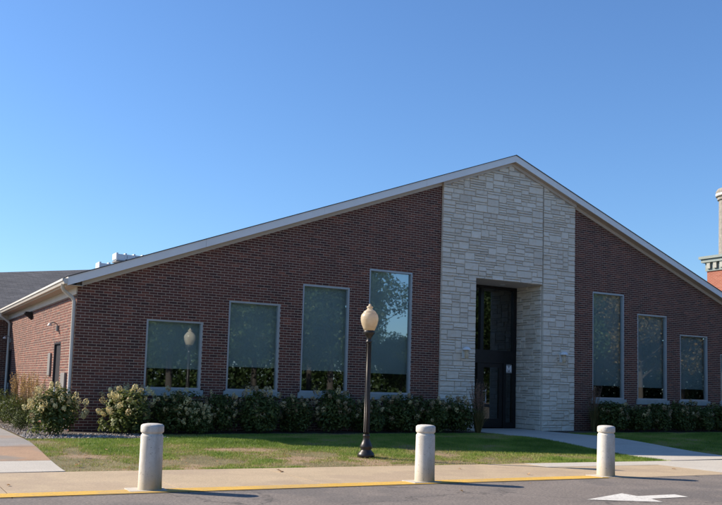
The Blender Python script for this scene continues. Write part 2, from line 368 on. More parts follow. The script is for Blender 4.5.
# painted marks
mb = MB(); y0 = lambda u: -(df(u) - 0.03); y1 = lambda u: -(df(u) - 0.40); mb.quad([(-18, y0(-18), 0.012), (7.15, y0(7.15), 0.012), (7.15, y1(7.15), 0.012), (-18, y1(-18), 0.012)])
inframe(build('yellow_kerb_stripe', mb, 'yellow_paint', kind='structure'))
AR = [(4.62, 12.16), (5.67, 11.78), (5.655, 12.10), (6.40, 12.12), (6.36, 12.40), (5.62, 12.38), (5.50, 12.70)]
mb = MB(); mb.quad([(u, -d, 0.006) for u, d in AR][::-1])
inframe(build('painted_arrow', mb, 'white_paint', kind='structure'))
# planting beds
mb = MB()
for (u0, u1, d0, d1) in ((-1.3, 11.4, 0.0, 1.3), (14.4, 27, 0.0, 1.3), (-1.3, 0.0, -12.2, 0.0), (-1.3, 1.6, 1.3, 2.45)):
    mb.quad([(u0, -d1, gz(d1) + 0.006), (u1, -d1, gz(d1) + 0.006), (u1, -d0, gz(d0) + 0.006), (u0, -d0, gz(d0) + 0.006)])
inframe(build('planting_bed', mb, 'soil', kind='structure'))

# ------------------------------------------------------------------ main building
B = inframe(link('gabled_brick_building', None, label='long single-storey dark brick building with pale stone gable entrance', cat='building'))
WID, UA = 25.974, 12.987
SL = 0.3738; ZA = 8.483                     # wall apex under the soffit
def wall_top(u): return ZA - SL * abs(u - UA)
ZB = 0.12; CO = 0.0677; BL = 0.2032
WW = 1.46; WU = [1.687, 3.816, 5.917, 7.987, 16.527, 18.597, 20.698, 22.827]
WT = [2.976, 3.581, 4.183, 4.786, 4.786, 4.183, 3.581, 2.976]; WB = 1.238
SU0, SU1 = 10.41, 15.66
OU0, OU1, OZ = 11.68, 14.325, 4.81
DEPTH = 12.25; BACK0 = 24.0
def free(u0, u1, blocks):
    segs = [(u0, u1)]
    for a, c in blocks:
        ns = []
        for s, e in segs:
            if c <= s or a >= e: ns.append((s, e)); continue
            if a > s: ns.append((s, a))
            if c < e: ns.append((c, e))
        segs = ns
    return segs
def brick_box(mb, x0, x1, z0, z1, tint, dj):
    mb.box(x0, x1, -dj, 0.098, z0, z1, tint, skip='k')
front = (MB(), MB()); bw = (MB(), MB()); near = []
rows = int((ZA - ZB) / CO) + 1
for k in range(rows):
    z0 = ZB + k * CO; z1 = z0 + CO; zm = z0 + CO / 2
    half = (zm - 0) ; lim = (ZA - z0) / SL
    lo, hi = max(0, UA - lim), min(WID, UA + lim)
    if lo >= hi: continue
    bl = [(SU0 + 0.02, SU1 - 0.02)]
    for u, t in zip(WU, WT):
        if z1 > WB - 0.16 + 0.02 and zm < t: bl.append((u + 0.004, u + WW - 0.004) if z0 > WB - 0.03 else (u - 0.066, u + WW + 0.066))
    for a, c in free(lo, hi, bl):
        front[a > UA].quad([(a, 0.005, z0), (c, 0.005, z0), (c, 0.005, z1), (a, 0.005, z1)])
        off = (k % 2) * BL / 2
        j = math.floor((a - off) / BL)
        while j * BL + off < c:
            x0 = max(a, j * BL + off + 0.006); x1 = min(c, (j + 1) * BL + off - 0.006); j += 1
            if x1 - x0 < 0.02: continue
            tn = min(1, max(0, RNG.normal(0.45, 0.22))); dj = RNG.uniform(-0.0015, 0.0015)
            if x0 < 1.62 and z0 > 0.75: near.append((x0, x1, z0 + 0.0065, z1 - 0.0065, tn, dj))
            else: brick_box(bw[a > UA], x0, x1, z0 + 0.0065, z1 - 0.0065, tn, dj)
fw_o = build('front_wall', front[0], 'mortar', B); fw2 = build('front_wall', front[1], 'mortar', B)
near.sort(key=lambda q: q[0] + 0.2 * abs(q[2] - 2))
for q in near[300:]: brick_box(bw[0], *q)
build('brickwork', bw[0], 'brick', fw_o, tint=True, kind='stuff'); build('brickwork', bw[1], 'brick', fw2, tint=True, kind='stuff')
full = []
for k in range(8):
    mb = MB(); brick_box(mb, 0, BL - 0.012, 0, CO - 0.013, 0.08 + k * 0.115, RNG.uniform(-0.0015, 0.0015)); full.append(mb.mesh('brick', 'brick', tint=True))
cut = {}
for x0, x1, z0, z1, tn, dj in near[:300]:
    key = round(x1 - x0, 3); ti = min(7, int(tn * 8))
    if abs(key - (BL - 0.012)) < 0.002: me = full[ti]
    else:
        kk = (key, ti)
        if kk not in cut:
            mb = MB(); brick_box(mb, 0, x1 - x0, 0, CO - 0.013, tn, dj); cut[kk] = mb.mesh('brick', 'brick', tint=True)
        me = cut[kk]
    o = link('brick', me, fw_o); o.location = (x0, 0, z0)
# side wall (u = 0), door openings
EV, ES = 3.47, 3.622            # top of side brickwork, underside of the eave
SD = [(1.75, 2.70, 0.16, 2.38), (10.9, 11.85, 0.16, 2.38)]
side = MB(); sb = MB()
for k in range(int((EV - ZB) / CO) + 1):
    z0 = ZB + k * CO; z1 = z0 + CO
    bl = [(a, c) for a, c, q0, q1 in SD if z0 + CO / 2 < q1]
    for a, c in free(0.1, DEPTH, bl):
        side.quad([(0.005, c, z0), (0.005, a, z0), (0.005, a, z1), (0.005, c, z1)])
        off = (k % 2) * BL / 2 + 0.1; j = math.floor((a - off) / BL)
        while j * BL + off < c:
            x0 = max(a, j * BL + off + 0.006); x1 = min(c, (j + 1) * BL + off - 0.006); j += 1
            if x1 - x0 < 0.02: continue
            sb.box(RNG.uniform(-0.0015, 0.0015), 0.06, x0, x1, z0 + 0.0065, z1 - 0.0065, min(1, max(0, RNG.normal(0.6, 0.22))), skip='r')
sw_o = build('side_wall', side, 'mortar', B)
build('brickwork', sb, 'brick', sw_o, tint=True, kind='stuff')
# right end wall, rear wall, interior partition: plain, unseen from the front
mb = MB(); mb.box(WID - 0.12, WID - 0.02, 0.12, 23.9, ZB, 3.76); build('end_wall', mb, 'mortar', B)
mb = MB(); mb.box(0.3, WID - 0.3, 4.0, 4.1, ZB, 3.5); mb.box(0.3, WID - 0.3, 0.15, 4.0, ZB, ZB + 0.05);
build('interior_partition', mb, 'dark_wall', B)
mb = MB(); mb.prism([(0.0, ZB), (WID, ZB), (WID, 3.7), (UA, 8.62), (0.0, 3.7)], BACK0 - 0.3, BACK0 - 0.1); build('rear_wall', mb, 'mortar', B)
# rear wing wall seen past the side wall
mb = MB(); mb.box(-14, 0.0, DEPTH + 0.02, DEPTH + 0.25, ZB, EV); rw = build('rear_wing_wall', mb, 'mortar', B)
rb = MB()
for k in range(int((EV - ZB) / CO)):
    z0 = ZB + k * CO; off = (k % 2) * BL / 2
    for j in range(-16, 0):
        rb.box(j * BL + off + 0.006, min(-0.003, (j + 1) * BL + off - 0.006), DEPTH + 0.012, DEPTH + 0.06, z0 + 0.0065, z0 + CO - 0.0065, min(1, max(0, RNG.normal(0.45, 0.22))), skip='k')
build('brickwork', rb, 'brick', rw, tint=True, kind='stuff')

# --- roof
OH, SOH = 0.30, 0.29                        # rake and eave overhang
RZ = 8.78                                   # roof edge apex
def rz(u): return RZ - SL * abs(u - UA)
BACK = 24.0
mb = MB()
for sgn in (-1, 1):
    ue = -SOH if sgn < 0 else WID + SOH
    p = [(ue, rz(ue)), (UA, RZ)]
    top, bot = 0.0, -0.02
    y0, y1 = -OH - 0.025, BACK
    a, c = (p[0], p[1]) if sgn < 0 else (p[1], p[0])
    mb.quad([(a[0], y0, a[1] + 0.018), (c[0], y0, c[1] + 0.018), (c[0], y1, c[1] + 0.018), (a[0], y1, a[1] + 0.018)])
    mb.quad([(a[0], y0, a[1]), (c[0], y0, c[1]), (c[0], y0, c[1] + 0.018), (a[0], y0, a[1] + 0.018)])
    mb.quad([(a[0], y0, a[1]), (a[0], y1, a[1]), (c[0], y1, c[1]), (c[0], y0, c[1])])
roof = build('roof', mb, 'shingles', B, uvf=lambda co: (co.y, co.x * 1.07))
def rake(name, y0, y1, zoff0, zoff1, material, ulo, uhi, parent=roof):
    for sgn in (-1, 1):
        mb = MB()
        if sgn < 0: poly = [(ulo, rz(ulo) + zoff0), (UA - 0.001, RZ + zoff0), (UA - 0.001, RZ + zoff1), (ulo, rz(ulo) + zoff1)]
        else: poly = [(UA + 0.001, RZ + zoff0), (uhi, rz(uhi) + zoff0), (uhi, rz(uhi) + zoff1), (UA + 0.001, RZ + zoff1)]
        if name != 'fascia_board': mb.prism(poly, y0, y1); build(name, mb, material, parent); continue
        a0, a1 = poly[0][0], poly[1][0]; nn = 4
        for k in range(nn):
            p, q = a0 + (a1 - a0) * k / nn, a0 + (a1 - a0) * (k + 1) / nn - (0.004 if k < nn - 1 else 0)
            mb = MB(); mb.prism([(p, rz(p) + zoff0), (q, rz(q) + zoff0), (q, rz(q) + zoff1), (p, rz(p) + zoff1)], y0 - 0.0015 * (k % 2), y1); build(name, mb, material, parent)
rake('fascia_board', -OH, -OH + 0.03, -0.205, -0.004, 'white_trim', -SOH, WID + SOH)
rake('soffit_panel', -OH + 0.03, 0.10, -0.20, -0.185, 'return_paint', -SOH + 0.02, WID + SOH - 0.02)
rake('frieze_board', -0.045, 0.02, -0.305, -0.201, 'soffit', -0.04, WID + 0.04)
# stone part carries a frieze further out (stone is proud of the brick)
for (a, c) in ((SU0 - 0.02, UA - 0.002), (UA + 0.002, SU1 + 0.02)):
    mb = MB(); mb.prism([(a, rz(a) - 0.30), (c, rz(c) - 0.30), (c, rz(c) - 0.202), (a, rz(a) - 0.202)], -0.135, -0.0455); build('frieze_board', mb, 'soffit', roof)
# eave on the left side: boxed soffit, fascia, gutter
mb = MB(); mb.box(-SOH + 0.03, 0.05, -OH + 0.031, DEPTH, ES, ES + 0.012); build('soffit_panel', mb, 'return_paint', roof)
mb = MB(); mb.box(0.051, 0.062, -OH + 0.031, -0.046, ES, 3.76); build('eave_return', mb, 'return_paint', roof)
mb = MB(); mb.box(-0.024, 0.05, 0.021, DEPTH, 3.45, ES - 0.001); build('frieze_board', mb, 'soffit', roof)
mb = MB(); mb.box(-SOH, -SOH + 0.028, -OH + 0.031, DEPTH + 0.0, ES - 0.004, rz(-SOH) - 0.004); build('fascia_board', mb, 'soffit', roof)
mb = MB(); g0 = -SOH - 0.003
prof = [(g0, 3.775), (g0, 3.645), (g0 - 0.075, 3.645), (g0 - 0.10, 3.70), (g0 - 0.125, 3.715), (g0 - 0.125, 3.765), (g0 - 0.115, 3.765), (g0 - 0.112, 3.722), (g0 - 0.09, 3.71), (g0 - 0.068, 3.655), (g0 - 0.012, 3.655), (g0 - 0.012, 3.775)]
mb.prism(prof, -OH - 0.02, DEPTH - 0.4)
mb.prism([(g0, 3.775), (g0, 3.645), (g0 - 0.075, 3.645), (g0 - 0.10, 3.70), (g0 - 0.125, 3.715), (g0 - 0.125, 3.765)][::-1], -OH - 0.026, -OH - 0.021)
gut = build('gutter', mb, 'gutter_paint', B)
for yy in (-0.06, DEPTH - 0.75):
    mb = MB()
    e = 0.10 if yy < 1 else 0
    mb.tube([(g0 - 0.06, yy, 3.66), (g0 - 0.06, yy, 3.56), (g0 - 0.03, yy + 0.02 + e * 0.3, 3.52), (-0.10, yy + 0.02 + e, 3.36), (-0.05, yy + 0.03 + e, 3.28), (-0.05, yy + 0.03 + e, 0.35), (-0.09, yy + 0.03 + e, 0.24)], 0.045, 10)
    build('downspout', mb, 'gutter_paint', B, smooth=True)
# rear wing roof: front plane ends in a hip, with a cross gable further left
def fz(dep): return 3.77 + SL * (dep - 11.9)
mb = MB()
hip = [(-14, 10.9), (0.12, 16.98), (4.31, 18.82), (10, 21.3)]
mb.quad([(-14, 11.9, fz(11.9)), (10, 11.9, fz(11.9)), (10, 21.3, fz(21.3)), (-7.4, 13.75, fz(13.75)), (-11.67, 11.9, fz(11.9))][1:] + [])
mb.quad([(-11.67, 11.9, fz(11.9)), (10, 21.3, fz(21.3)), (10, 27, 3.8), (-11.67, 27, 3.8)])
wing = build('rear_wing_roof', mb, 'shingles', B, uvf=lambda co: (co.x, co.y * 1.07))
mb = MB(); mb.box(-14, -SOH - 0.13, 11.93, 11.96, ES - 0.004, 3.755); build('fascia_board', mb, 'soffit', wing)
mb = MB(); mb.box(-14, -SOH - 0.13, 11.961, DEPTH + 0.05, ES, ES + 0.012); build('soffit_panel', mb, 'return_paint', wing)
mb = MB(); mb.box(-14, -0.03, DEPTH - 0.01, DEPTH + 0.05, 3.45, ES - 0.001); build('frieze_board', mb, 'soffit', wing)
mb = MB(); mb.box(-14, -SOH - 0.13, 11.82, 11.929, 3.65, 3.765); build('gutter', mb, 'gutter_paint', wing)
# rooftop vents on the left slope
for (u0, u1, zt, h, dep) in ((1.78, 2.62, 5.06, 0.26, 6.0), (2.32, 3.14, 5.42, 0.235, 6.15)):
    mb = MB(); nseg = 3; w = (u1 - u0) / nseg
    for k in range(nseg): mb.box(u0 + k * w + (0.045 if k else 0), u0 + (k + 1) * w, dep + 0.02, dep + 0.5, zt - h, zt - 0.035)
    v = build('roof_vent', mb, 'white_metal', B); soft(v, 0.008)
    mb = MB()
    for k in range(nseg + 1): mb.box(u0 + k * w - 0.03, u0 + k * w + 0.03, dep, dep + 0.52, zt - h + 0.04, zt)
    build('rib', mb, 'white_metal', v)
    mb = MB(); mb.box(u0 - 0.03, u1 + 0.03, dep - 0.02, dep + 0.54, zt - h - 0.045, zt - h); build('tray', mb, 'grey_box', v)
    mb = MB(); mb.box(u0 + 0.25, u1 - 0.1, dep + 0.1, dep + 0.42, rz(u0 + .2) - 0.05, zt - h - 0.046); build('curb', mb, 'grey_box', v)

# --- windows
BB = [1.77, 1.875, 1.85, 1.835, 1.69, 1.67, 1.66, 1.66]
for i, (u, t) in enumerate(zip(WU, WT)):
    mb = MB(); fwid = 0.052; y0, y1 = 0.012, 0.12
    # jambs run full height, rails butt between them
    mb.box(u, u + fwid, y0, y1, WB, t); mb.box(u + WW - fwid, u + WW, y0, y1, WB, t)
    mb.box(u + fwid, u + WW - fwid, y0, y1, t - fwid, t); mb.box(u + fwid, u + WW - fwid, y0, y1, WB, WB + fwid)
    w = build('window', mb, 'frame_metal', B)
    mb = MB(); a, c, e, g = u + fwid, u + WW - fwid, WB + fwid, t - fwid
    mb.quad([(a, 0.085, e), (c, 0.085, e), (c, 0.085, g), (a, 0.085, g)]); build('pane', mb, 'window_glass', w)
    mb = MB(); mb.box(u - 0.06, u + WW + 0.06, -0.045, 0.11, WB - 0.158, WB - 0.002); soft(build('sill', mb, 'precast', w), 0.006)
    mb = MB(); mb.box(a - 0.02, c + 0.02, 0.19, 0.194, BB[i] + 0.02, g + 0.04); mb.box(a - 0.02, c + 0.02, 0.178, 0.206, BB[i] - 0.012, BB[i] + 0.019); build('blind', mb, 'blind', w)
# --- stone entrance
def ashlar(u0, u1, z0, z1, inside):
    """random ashlar rectangles on a cell grid"""
    cw, ch = 0.075, 0.0762
    nu = max(1, int(round((u1 - u0) / cw))); cw = (u1 - u0) / nu; nz = int(math.ceil((z1 - z0) / ch))
    occ = np.zeros((nz, nu), bool); out = []
    for r_ in range(nz):
        c_ = 0
        while c_ < nu:
            if occ[r_, c_]: c_ += 1; continue
            run = 0
            while c_ + run < nu and not occ[r_, c_ + run]: run += 1
            h = random.choices((1, 2, 3), (0.42, 0.48, 0.10))[0]; h = min(h, nz - r_)
            w = random.randint(3, 7) if h > 1 else random.randint(4, 9)
            w = min(w, run)
            if run - w in (1, 2): w = run if run <= 10 else w - 2
            while h > 1 and occ[r_:r_ + h, c_:c_ + w].any(): h -= 1
            occ[r_:r_ + h, c_:c_ + w] = True
            out.append((u0 + c_ * cw, u0 + (c_ + w) * cw, z0 + r_ * ch, z0 + (r_ + h) * ch)); c_ += w
    return [q for q in out if inside(q)]
def stone_mesh(w, h, d):
    """split-face block: front at y=-relief, origin at lower left"""
    g = 0.006; rl = 0.022; ns, nt = (5 if w > 0.3 else 4), 3
    V = []; F = []
    xs = [g, g + 0.012] + list(np.linspace(g + 0.012, w - g - 0.012, ns)[1:-1]) + [w - g - 0.012, w - g]
    zs = [g, g + 0.010] + [h / 2 + random.uniform(-.1, .1) * h] + [h - g - 0.010, h - g]
    for j, z in enumerate(zs):
        for i_, x in enumerate(xs):
            edge = i_ in (0, len(xs) - 1) or j in (0, len(zs) - 1)
            y = 0.0 if edge else -rl * random.uniform(0.45, 1.2)
            V.append((x + (0 if edge else random.uniform(-.004, .004)), y, z + (random.uniform(-.003, .003) if edge else 0)))
    nx = len(xs)
    for j in range(len(zs) - 1):
        for i_ in range(nx - 1): F.append((j * nx + i_, j * nx + i_ + 1, (j + 1) * nx + i_ + 1, (j + 1) * nx + i_))
    o = len(V); V += [(g, d, g), (w - g, d, g), (w - g, d, h - g), (g, d, h - g)]
    c0, c1, c2, c3 = 0, nx - 1, len(zs) * nx - 1, (len(zs) - 1) * nx
    F += [(o, o + 1, c1, c0), (o + 1, o + 2, c2, c1), (o + 2, o + 3, c3, c2), (o + 3, o, c0, c3)]
    return V, F
SP = -0.08                                  # stone face is this far proud of the brick
se = MB()
y = SP + 0.014
# backing (mortar) of the stone: piers and lintel butted round the opening
def gpoly(a, c, zlo): return [(a, zlo), (c, zlo), (c, rz(c) - 0.25)] + ([(UA, RZ - 0.25)] if a < UA < c else []) + [(a, rz(a) - 0.25)]
se.prism(gpoly(SU0 + 0.012, OU0 - 0.012, ZB), y, 0.15); se.prism(gpoly(OU1 + 0.012, SU1 - 0.012, ZB), y, 0.15)
se.prism(gpoly(OU0 - 0.011, OU1 - 0.034, OZ + 0.012), y, 0.15); se.prism(gpoly(OU1 - 0.033, OU1 + 0.011, OZ + 0.012), y + 0.06, 0.15)
se.box(OU0 - 0.25, OU0 - 0.012, 0.151, 1.35, ZB, OZ + 0.3); se.box(OU1 + 0.012, OU1 + 0.25, 0.151, 1.35, ZB, OZ + 0.3)
stone = build('stone_entrance_wall', se, 'stone_mortar', B)
allst = []
under = lambda q: q[2] < min(rz(q[0]), rz(q[1])) - 0.27
JU = OU1                                     # vertical control joint above the right jamb
for (a, c, z0, z1) in ((SU0, OU0, 0.14, OZ), (OU1, SU1, 0.14, rz(OU1) - 0.2)):
    for q in ashlar(a, c, z0, z1, under): allst.append(('f', q))
for q in ashlar(SU0, JU - 0.035, OZ, RZ - 0.25, under): allst.append(('f', q))
for q in ashlar(0.0, 1.2, 0.14, OZ, lambda q: True): allst.append(('r', q)); 
for q in ashlar(0.0, 1.2, 0.14, OZ, lambda q: True): allst.append(('l', q))
def keyarea(e):
    k, (a, c, z0, z1) = e; s = (c - a) * (z1 - z0)
    return -s * (0.25 if k == 'r' else 0.0 if k == 'l' else 1)
allst.sort(key=keyarea); rest = MB()
for idx, (k, (a, c, z0, z1)) in enumerate(allst):
    if k == 'f':
        top = min(z1, max(z0 + 0.03, min(rz(a), rz(c)) - 0.2))
        V, F = stone_mesh(c - a, top - z0, 0.07); base = Vector((a, SP, z0)); rot = 0
        base.y += random.uniform(-0.004, 0.004)
    else:
        V, F = stone_mesh(c - a, z1 - z0, 0.05)
        off = 0.008
        if k == 'r': base = Vector((OU1 - 0.001, SP + 0.07 + 1.2 - a + 0.02, z0)); rot = -math.pi / 2
        else: base = Vector((OU0 + 0.001, SP + 0.07 + a + 0.02, z0)); rot = math.pi / 2
    tn = min(1, max(0, random.gauss(0.5, 0.24)))
    if idx < 300:
        me = bpy.data.meshes.new('stone'); me.from_pydata(V, [], F); me.update()
        at = me.attributes.new('tint', 'FLOAT', 'FACE'); at.data.foreach_set('value', np.full(len(F), tn, dtype=np.float32)); me.materials.append(M('limestone'))
        o = link('stone', me, stone); o.location = base; o.rotation_euler.z = rot
    else:
        mt = Matrix.Translation(base) @ Matrix.Rotation(rot, 4, 'Z'); i = len(rest.v)
        rest.v += [tuple(mt @ Vector(v)) for v in V]; rest.f += [tuple(i + q for q in f) for f in F]; rest.t += [tn] * len(F)
build('small_stones', rest, 'limestone', stone, tint=True, kind='stuff')
mb = MB(); mb.box(OU0 - 0.006, OU1 + 0.006, SP + 0.02, 1.3, OZ + 0.005, OZ + 0.0119); build('entrance_ceiling', mb, 'soffit', stone)
mb = MB(); mb.lathe([(0.085, OZ - 0.004), (0.085, OZ + 0.004)], 20, 13.35, 0.75); build('recessed_light', mb, 'white_metal', stone)
# --- glazed door wall at the back of the recess
DY = 1.2
mb = MB()
f0, f1 = OU0 + 0.02, OU1 - 0.02
L0 = 0.215
mb.box(f0, f0 + 0.1, DY, DY + 0.14, L0, OZ - 0.002); mb.box(f1 - 0.12, f1, DY, DY + 0.14, L0, OZ - 0.002)
mb.box(f0 + 0.1, f1 - 0.12, DY, DY + 0.14, OZ - 0.1, OZ - 0.002)
mb.box(f0 + 0.1, f1 - 0.12, DY, DY + 0.14, 2.30, 2.72)
mb.box(12.84, 12.96, DY, DY + 0.14, 2.72, OZ - 0.1)
for (a, c) in ((12.74, 12.86), (13.78, 13.9)): mb.box(a, c, DY, DY + 0.14, L0, 2.30)
for (a, c) in ((f0 + 0.1, 12.74), (13.9, f1 - 0.12)): mb.box(a, c, DY, DY + 0.14, L0, L0 + 0.18)
dw = build('door_frame', mb, 'black_metal', B)
def pane(a, c, e, g, par): 
    mb = MB(); mb.quad([(a, DY + 0.07, e), (c, DY + 0.07, e), (c, DY + 0.07, g), (a, DY + 0.07, g)]); return build('pane', mb, 'door_glass', par)
pane(f0 + 0.1, 12.84, 2.72, OZ - 0.1, dw); pane(12.96, f1 - 0.12, 2.72, OZ - 0.1, dw); pane(f0 + 0.1, 12.74, L0 + 0.18, 2.30, dw); pane(13.9, f1 - 0.12, L0 + 0.18, 2.30, dw)
mb = MB(); a, c = 12.87, 13.77
mb.box(a, a + 0.13, DY + 0.02, DY + 0.1, L0 + 0.02, 2.29); mb.box(c - 0.13, c, DY + 0.02, DY + 0.1, L0 + 0.02, 2.29)
mb.box(a + 0.13, c - 0.13, DY + 0.02, DY + 0.1, L0 + 0.02, L0 + 0.3); mb.box(a + 0.13, c - 0.13, DY + 0.02, DY + 0.1, 2.16, 2.29)
door = build('door', mb, 'black_metal', B); pane(a + 0.13, c - 0.13, L0 + 0.3, 2.16, door)
mb = MB(); mb.tube([(a + 0.17, DY - 0.05, 1.0), (a + 0.17, DY - 0.05, 1.45)], 0.014, 8); mb.tube([(a + 0.17, DY - 0.05, 1.05), (a + 0.10, DY + 0.02, 1.05)], 0.01, 6); mb.tube([(a + 0.17, DY - 0.05, 1.4), (a + 0.10, DY + 0.02, 1.4)], 0.01, 6); build('handle', mb, 'white_metal', door)
# M plaque on the sidelight
mb = MB(); px0, px1, pz0, pz1 = 13.915, 14.175, 2.0, 2.28
mb.box(px0, px1, DY + 0.05, DY + 0.06, pz0, pz1); pl = build('letter_plaque', mb, 'sign_grey', B)
mb = MB(); a, c, e, g = px0 + 0.03, px1 - 0.03, pz0 + 0.04, pz1 - 0.04; s = 0.045; mid = (a + c) / 2
mb.prism([(a, e), (a + s, e), (a + s, g - 0.085), (mid, e + 0.03), (c - s, g - 0.085), (c - s, e), (c, e), (c, g), (c - s, g), (mid, e + 0.10), (a + s, g), (a, g)], DY + 0.044, DY + 0.0495); build('letter_m', mb, 'sign_white', pl)
# wall lights either side of the entrance
def sconce(u, z):
    mb = MB(); mb.box(u - 0.055, u + 0.055, SP - 0.045, SP - 0.012, z - 0.16, z + 0.14); o = build('wall_light', mb, 'white_metal', B)
    mb = MB(); mb.lathe([(0.135, z + 0.08), (0.13, z + 0.10), (0.10, z + 0.145), (0.055, z + 0.175), (0.012, z + 0.185)], 20, u, SP - 0.17); build('shade', mb, 'white_metal', o, smooth=True)
    mb = MB(); mb.lathe([(0.045, z - 0.17), (0.06, z - 0.15), (0.06, z + 0.079)], 16, u, SP - 0.17); build('lens', mb, 'globe_acrylic', o, smooth=True)
    mb = MB(); mb.tube([(u, SP - 0.045, z - 0.10), (u, SP - 0.17, z - 0.17), (u, SP - 0.17, z - 0.19)], 0.018, 8); build('arm', mb, 'white_metal', o)
sconce(11.24, 2.52); sconce(15.07, 2.53)
# --- fittings on the sunny side wall
for (a, c, z0, z1) in SD:
    mb = MB(); mb.box(0.0, 0.1, a, a + 0.06, 0.16, z1); mb.box(0.0, 0.1, c - 0.06, c, 0.16, z1); mb.box(0.0, 0.1, a + 0.06, c - 0.06, z1 - 0.06, z1)
    d_ = build('side_door', mb, 'door_paint', B)
    mb = MB(); mb.box(0.05, 0.09, a + 0.06, c - 0.06, 0.17, z1 - 0.06); build('leaf', mb, 'door_paint', d_)
    mb = MB(); mb.box(-0.02, 0.05, c - 0.2, c - 0.1, 1.05, 1.09); mb.box(0.03, 0.05, c - 0.18, c - 0.12, 0.95, 1.2); build('handle', mb, 'white_metal', d_)
mb = MB(); mb.box(-0.05, -0.003, 2.95, 3.30, 1.5, 2.1); soft(build('utility_box', mb, 'grey_box', B), 0.01)
mb = MB(); mb.box(-0.06, -0.003, 0.75, 1.25, 0.85, 1.58); soft(build('utility_box', mb, 'grey_box', B), 0.01)
for yy, z in ((2.2, 2.72), (11.2, 2.68)):
    mb = MB(); mb.lathe([(0.05, z - 0.07), (0.05, z + 0.07)], 12, -0.02, yy); o = build('gooseneck_light', mb, 'grey_box', B)
    mb = MB(); mb.tube([(-0.02, yy, z), (-0.05, yy, z + 0.12), (-0.12, yy, z + 0.15), (-0.20, yy, z + 0.13)], 0.014, 8); build('arm', mb, 'grey_box', o)
    mb = MB(); mb.lathe([(0.065, z + 0.06), (0.06, z + 0.08), (0.04, z + 0.115), (0.02, z + 0.135)], 16, -0.22, yy); build('shade', mb, 'gutter_paint', o)
mb = MB(); mb.prism([(-0.003, 3.19), (-0.003, 3.42), (-0.22, 3.42), (-0.22, 3.37)], 6.7, 7.0); build('floodlight', mb, 'black_metal', B)

# ------------------------------------------------------------------ far brick hall at the right, with its stack
H = inframe(link('far_brick_hall', None, label='tall red brick hall with dark metal cornice rising beyond the gable', cat='building'))
def wu(co): return (co.x + co.y, co.z)
U1, D1, D0 = 71.65, 40.0, 22.0
mb = MB(); mb.box(U1, U1 + 22, D0, D1, 0, 15.2); build('wall', mb, 'red_brick_far', H, uvf=wu)
mb = MB(); mb.box(U1 - 0.12, U1 + 22.1, D0 - 0.12, D1 + 0.12, 14.35, 15.25); mb.box(U1 - 0.42, U1 + 22.4, D0 - 0.42, D1 + 0.42, 15.25, 15.62); mb.box(U1 - 0.6, U1 + 22.6, D0 - 0.6, D1 + 0.6, 15.62, 15.9)
cor = build('cornice', mb, 'zinc', H)
for k in range(22):
    yy = D1 - 0.2 - k * 0.8; mb = MB(); mb.box(U1 - 0.32, U1 - 0.125, yy - 0.4, yy, 14.6, 15.24); build('dentil', mb, 'dentil_stone', cor)
for k in range(5):
    yy = D1 - 3 - k * 3.4
    for z in (3, 8):
        mb = MB(); mb.box(U1 - 0.03, U1 + 0.05, yy - 1.1, yy, z, z + 2.4); w = build('window', mb, 'white_trim', H)
        mb = MB(); mb.quad([(U1 - 0.036, yy - 0.1, z + 0.1), (U1 - 0.036, yy - 1.0, z + 0.1), (U1 - 0.036, yy - 1.0, z + 2.3), (U1 - 0.036, yy - 0.1, z + 2.3)]); build('pane', mb, 'window_glass', w)
mb = MB(); mb.lathe([(1.25, 15.0), (1.15, 22.2), (1.3, 22.3), (1.3, 22.55), (1.45, 22.65), (1.45, 23.2), (1.25, 23.5)], 24, U1 + 3.05, D1 - 0.6)
ch = build('chimney_stack', mb, 'stack_stone', H)
mb = MB(); mb.lathe([(1.27, 22.75), (1.47, 22.76), (1.47, 22.95), (1.27, 22.96)], 24, U1 + 3.05, D1 - 0.6); build('crown_band', mb, 'white_trim', ch)

# ------------------------------------------------------------------ bollards
BLAB = ['pale concrete bollard at the kerb nearest the left side path', 'middle concrete bollard standing on the kerb in front of the lamp post', 'concrete bollard at the end of the yellow stripe by the white arrow']
bo = None
for i, (u, d) in enumerate(((-0.73, 9.50), (3.57, 9.69), (7.33, 9.80))):
    if i == 0:
        mb = MB(); mb.lathe([(0.160, 0.0), (0.160, 0.01), (0.157, 0.1), (0.153, 0.45), (0.150, 0.72), (0.147, 0.735), (0.134, 0.745), (0.134, 0.765)], 40, cap=False)
        sh = mb.mesh('shaft', 'bollard_concrete', True)
        mb = MB(); mb.lathe([(0.134, 0.762), (0.150, 0.772), (0.155, 0.785), (0.155, 0.850), (0.150, 0.866), (0.13, 0.880), (0.08, 0.889), (0.0, 0.893)], 40, cap=False)
        cp = mb.mesh('cap', 'bollard_concrete', True)
        mb = MB(); mb.box(-0.30, 0.20, -0.19, 0.19, -0.05, 0.013); pd = mb.mesh('footing', 'new_concrete')
    o = link('bollard', None, label=BLAB[i], cat='bollard', group='concrete bollards along the kerb')
    o.location = wp(u, d, 0.004); o.rotation_euler = (R((0.5, -0.4, 0.3)[i]), R((-0.3, 0.5, 0.4)[i]), TH + R(4) * (i - 1))
    for nm, me in (('shaft', sh), ('cap', cp), ('footing', pd)):
        p = link(nm, me, o)

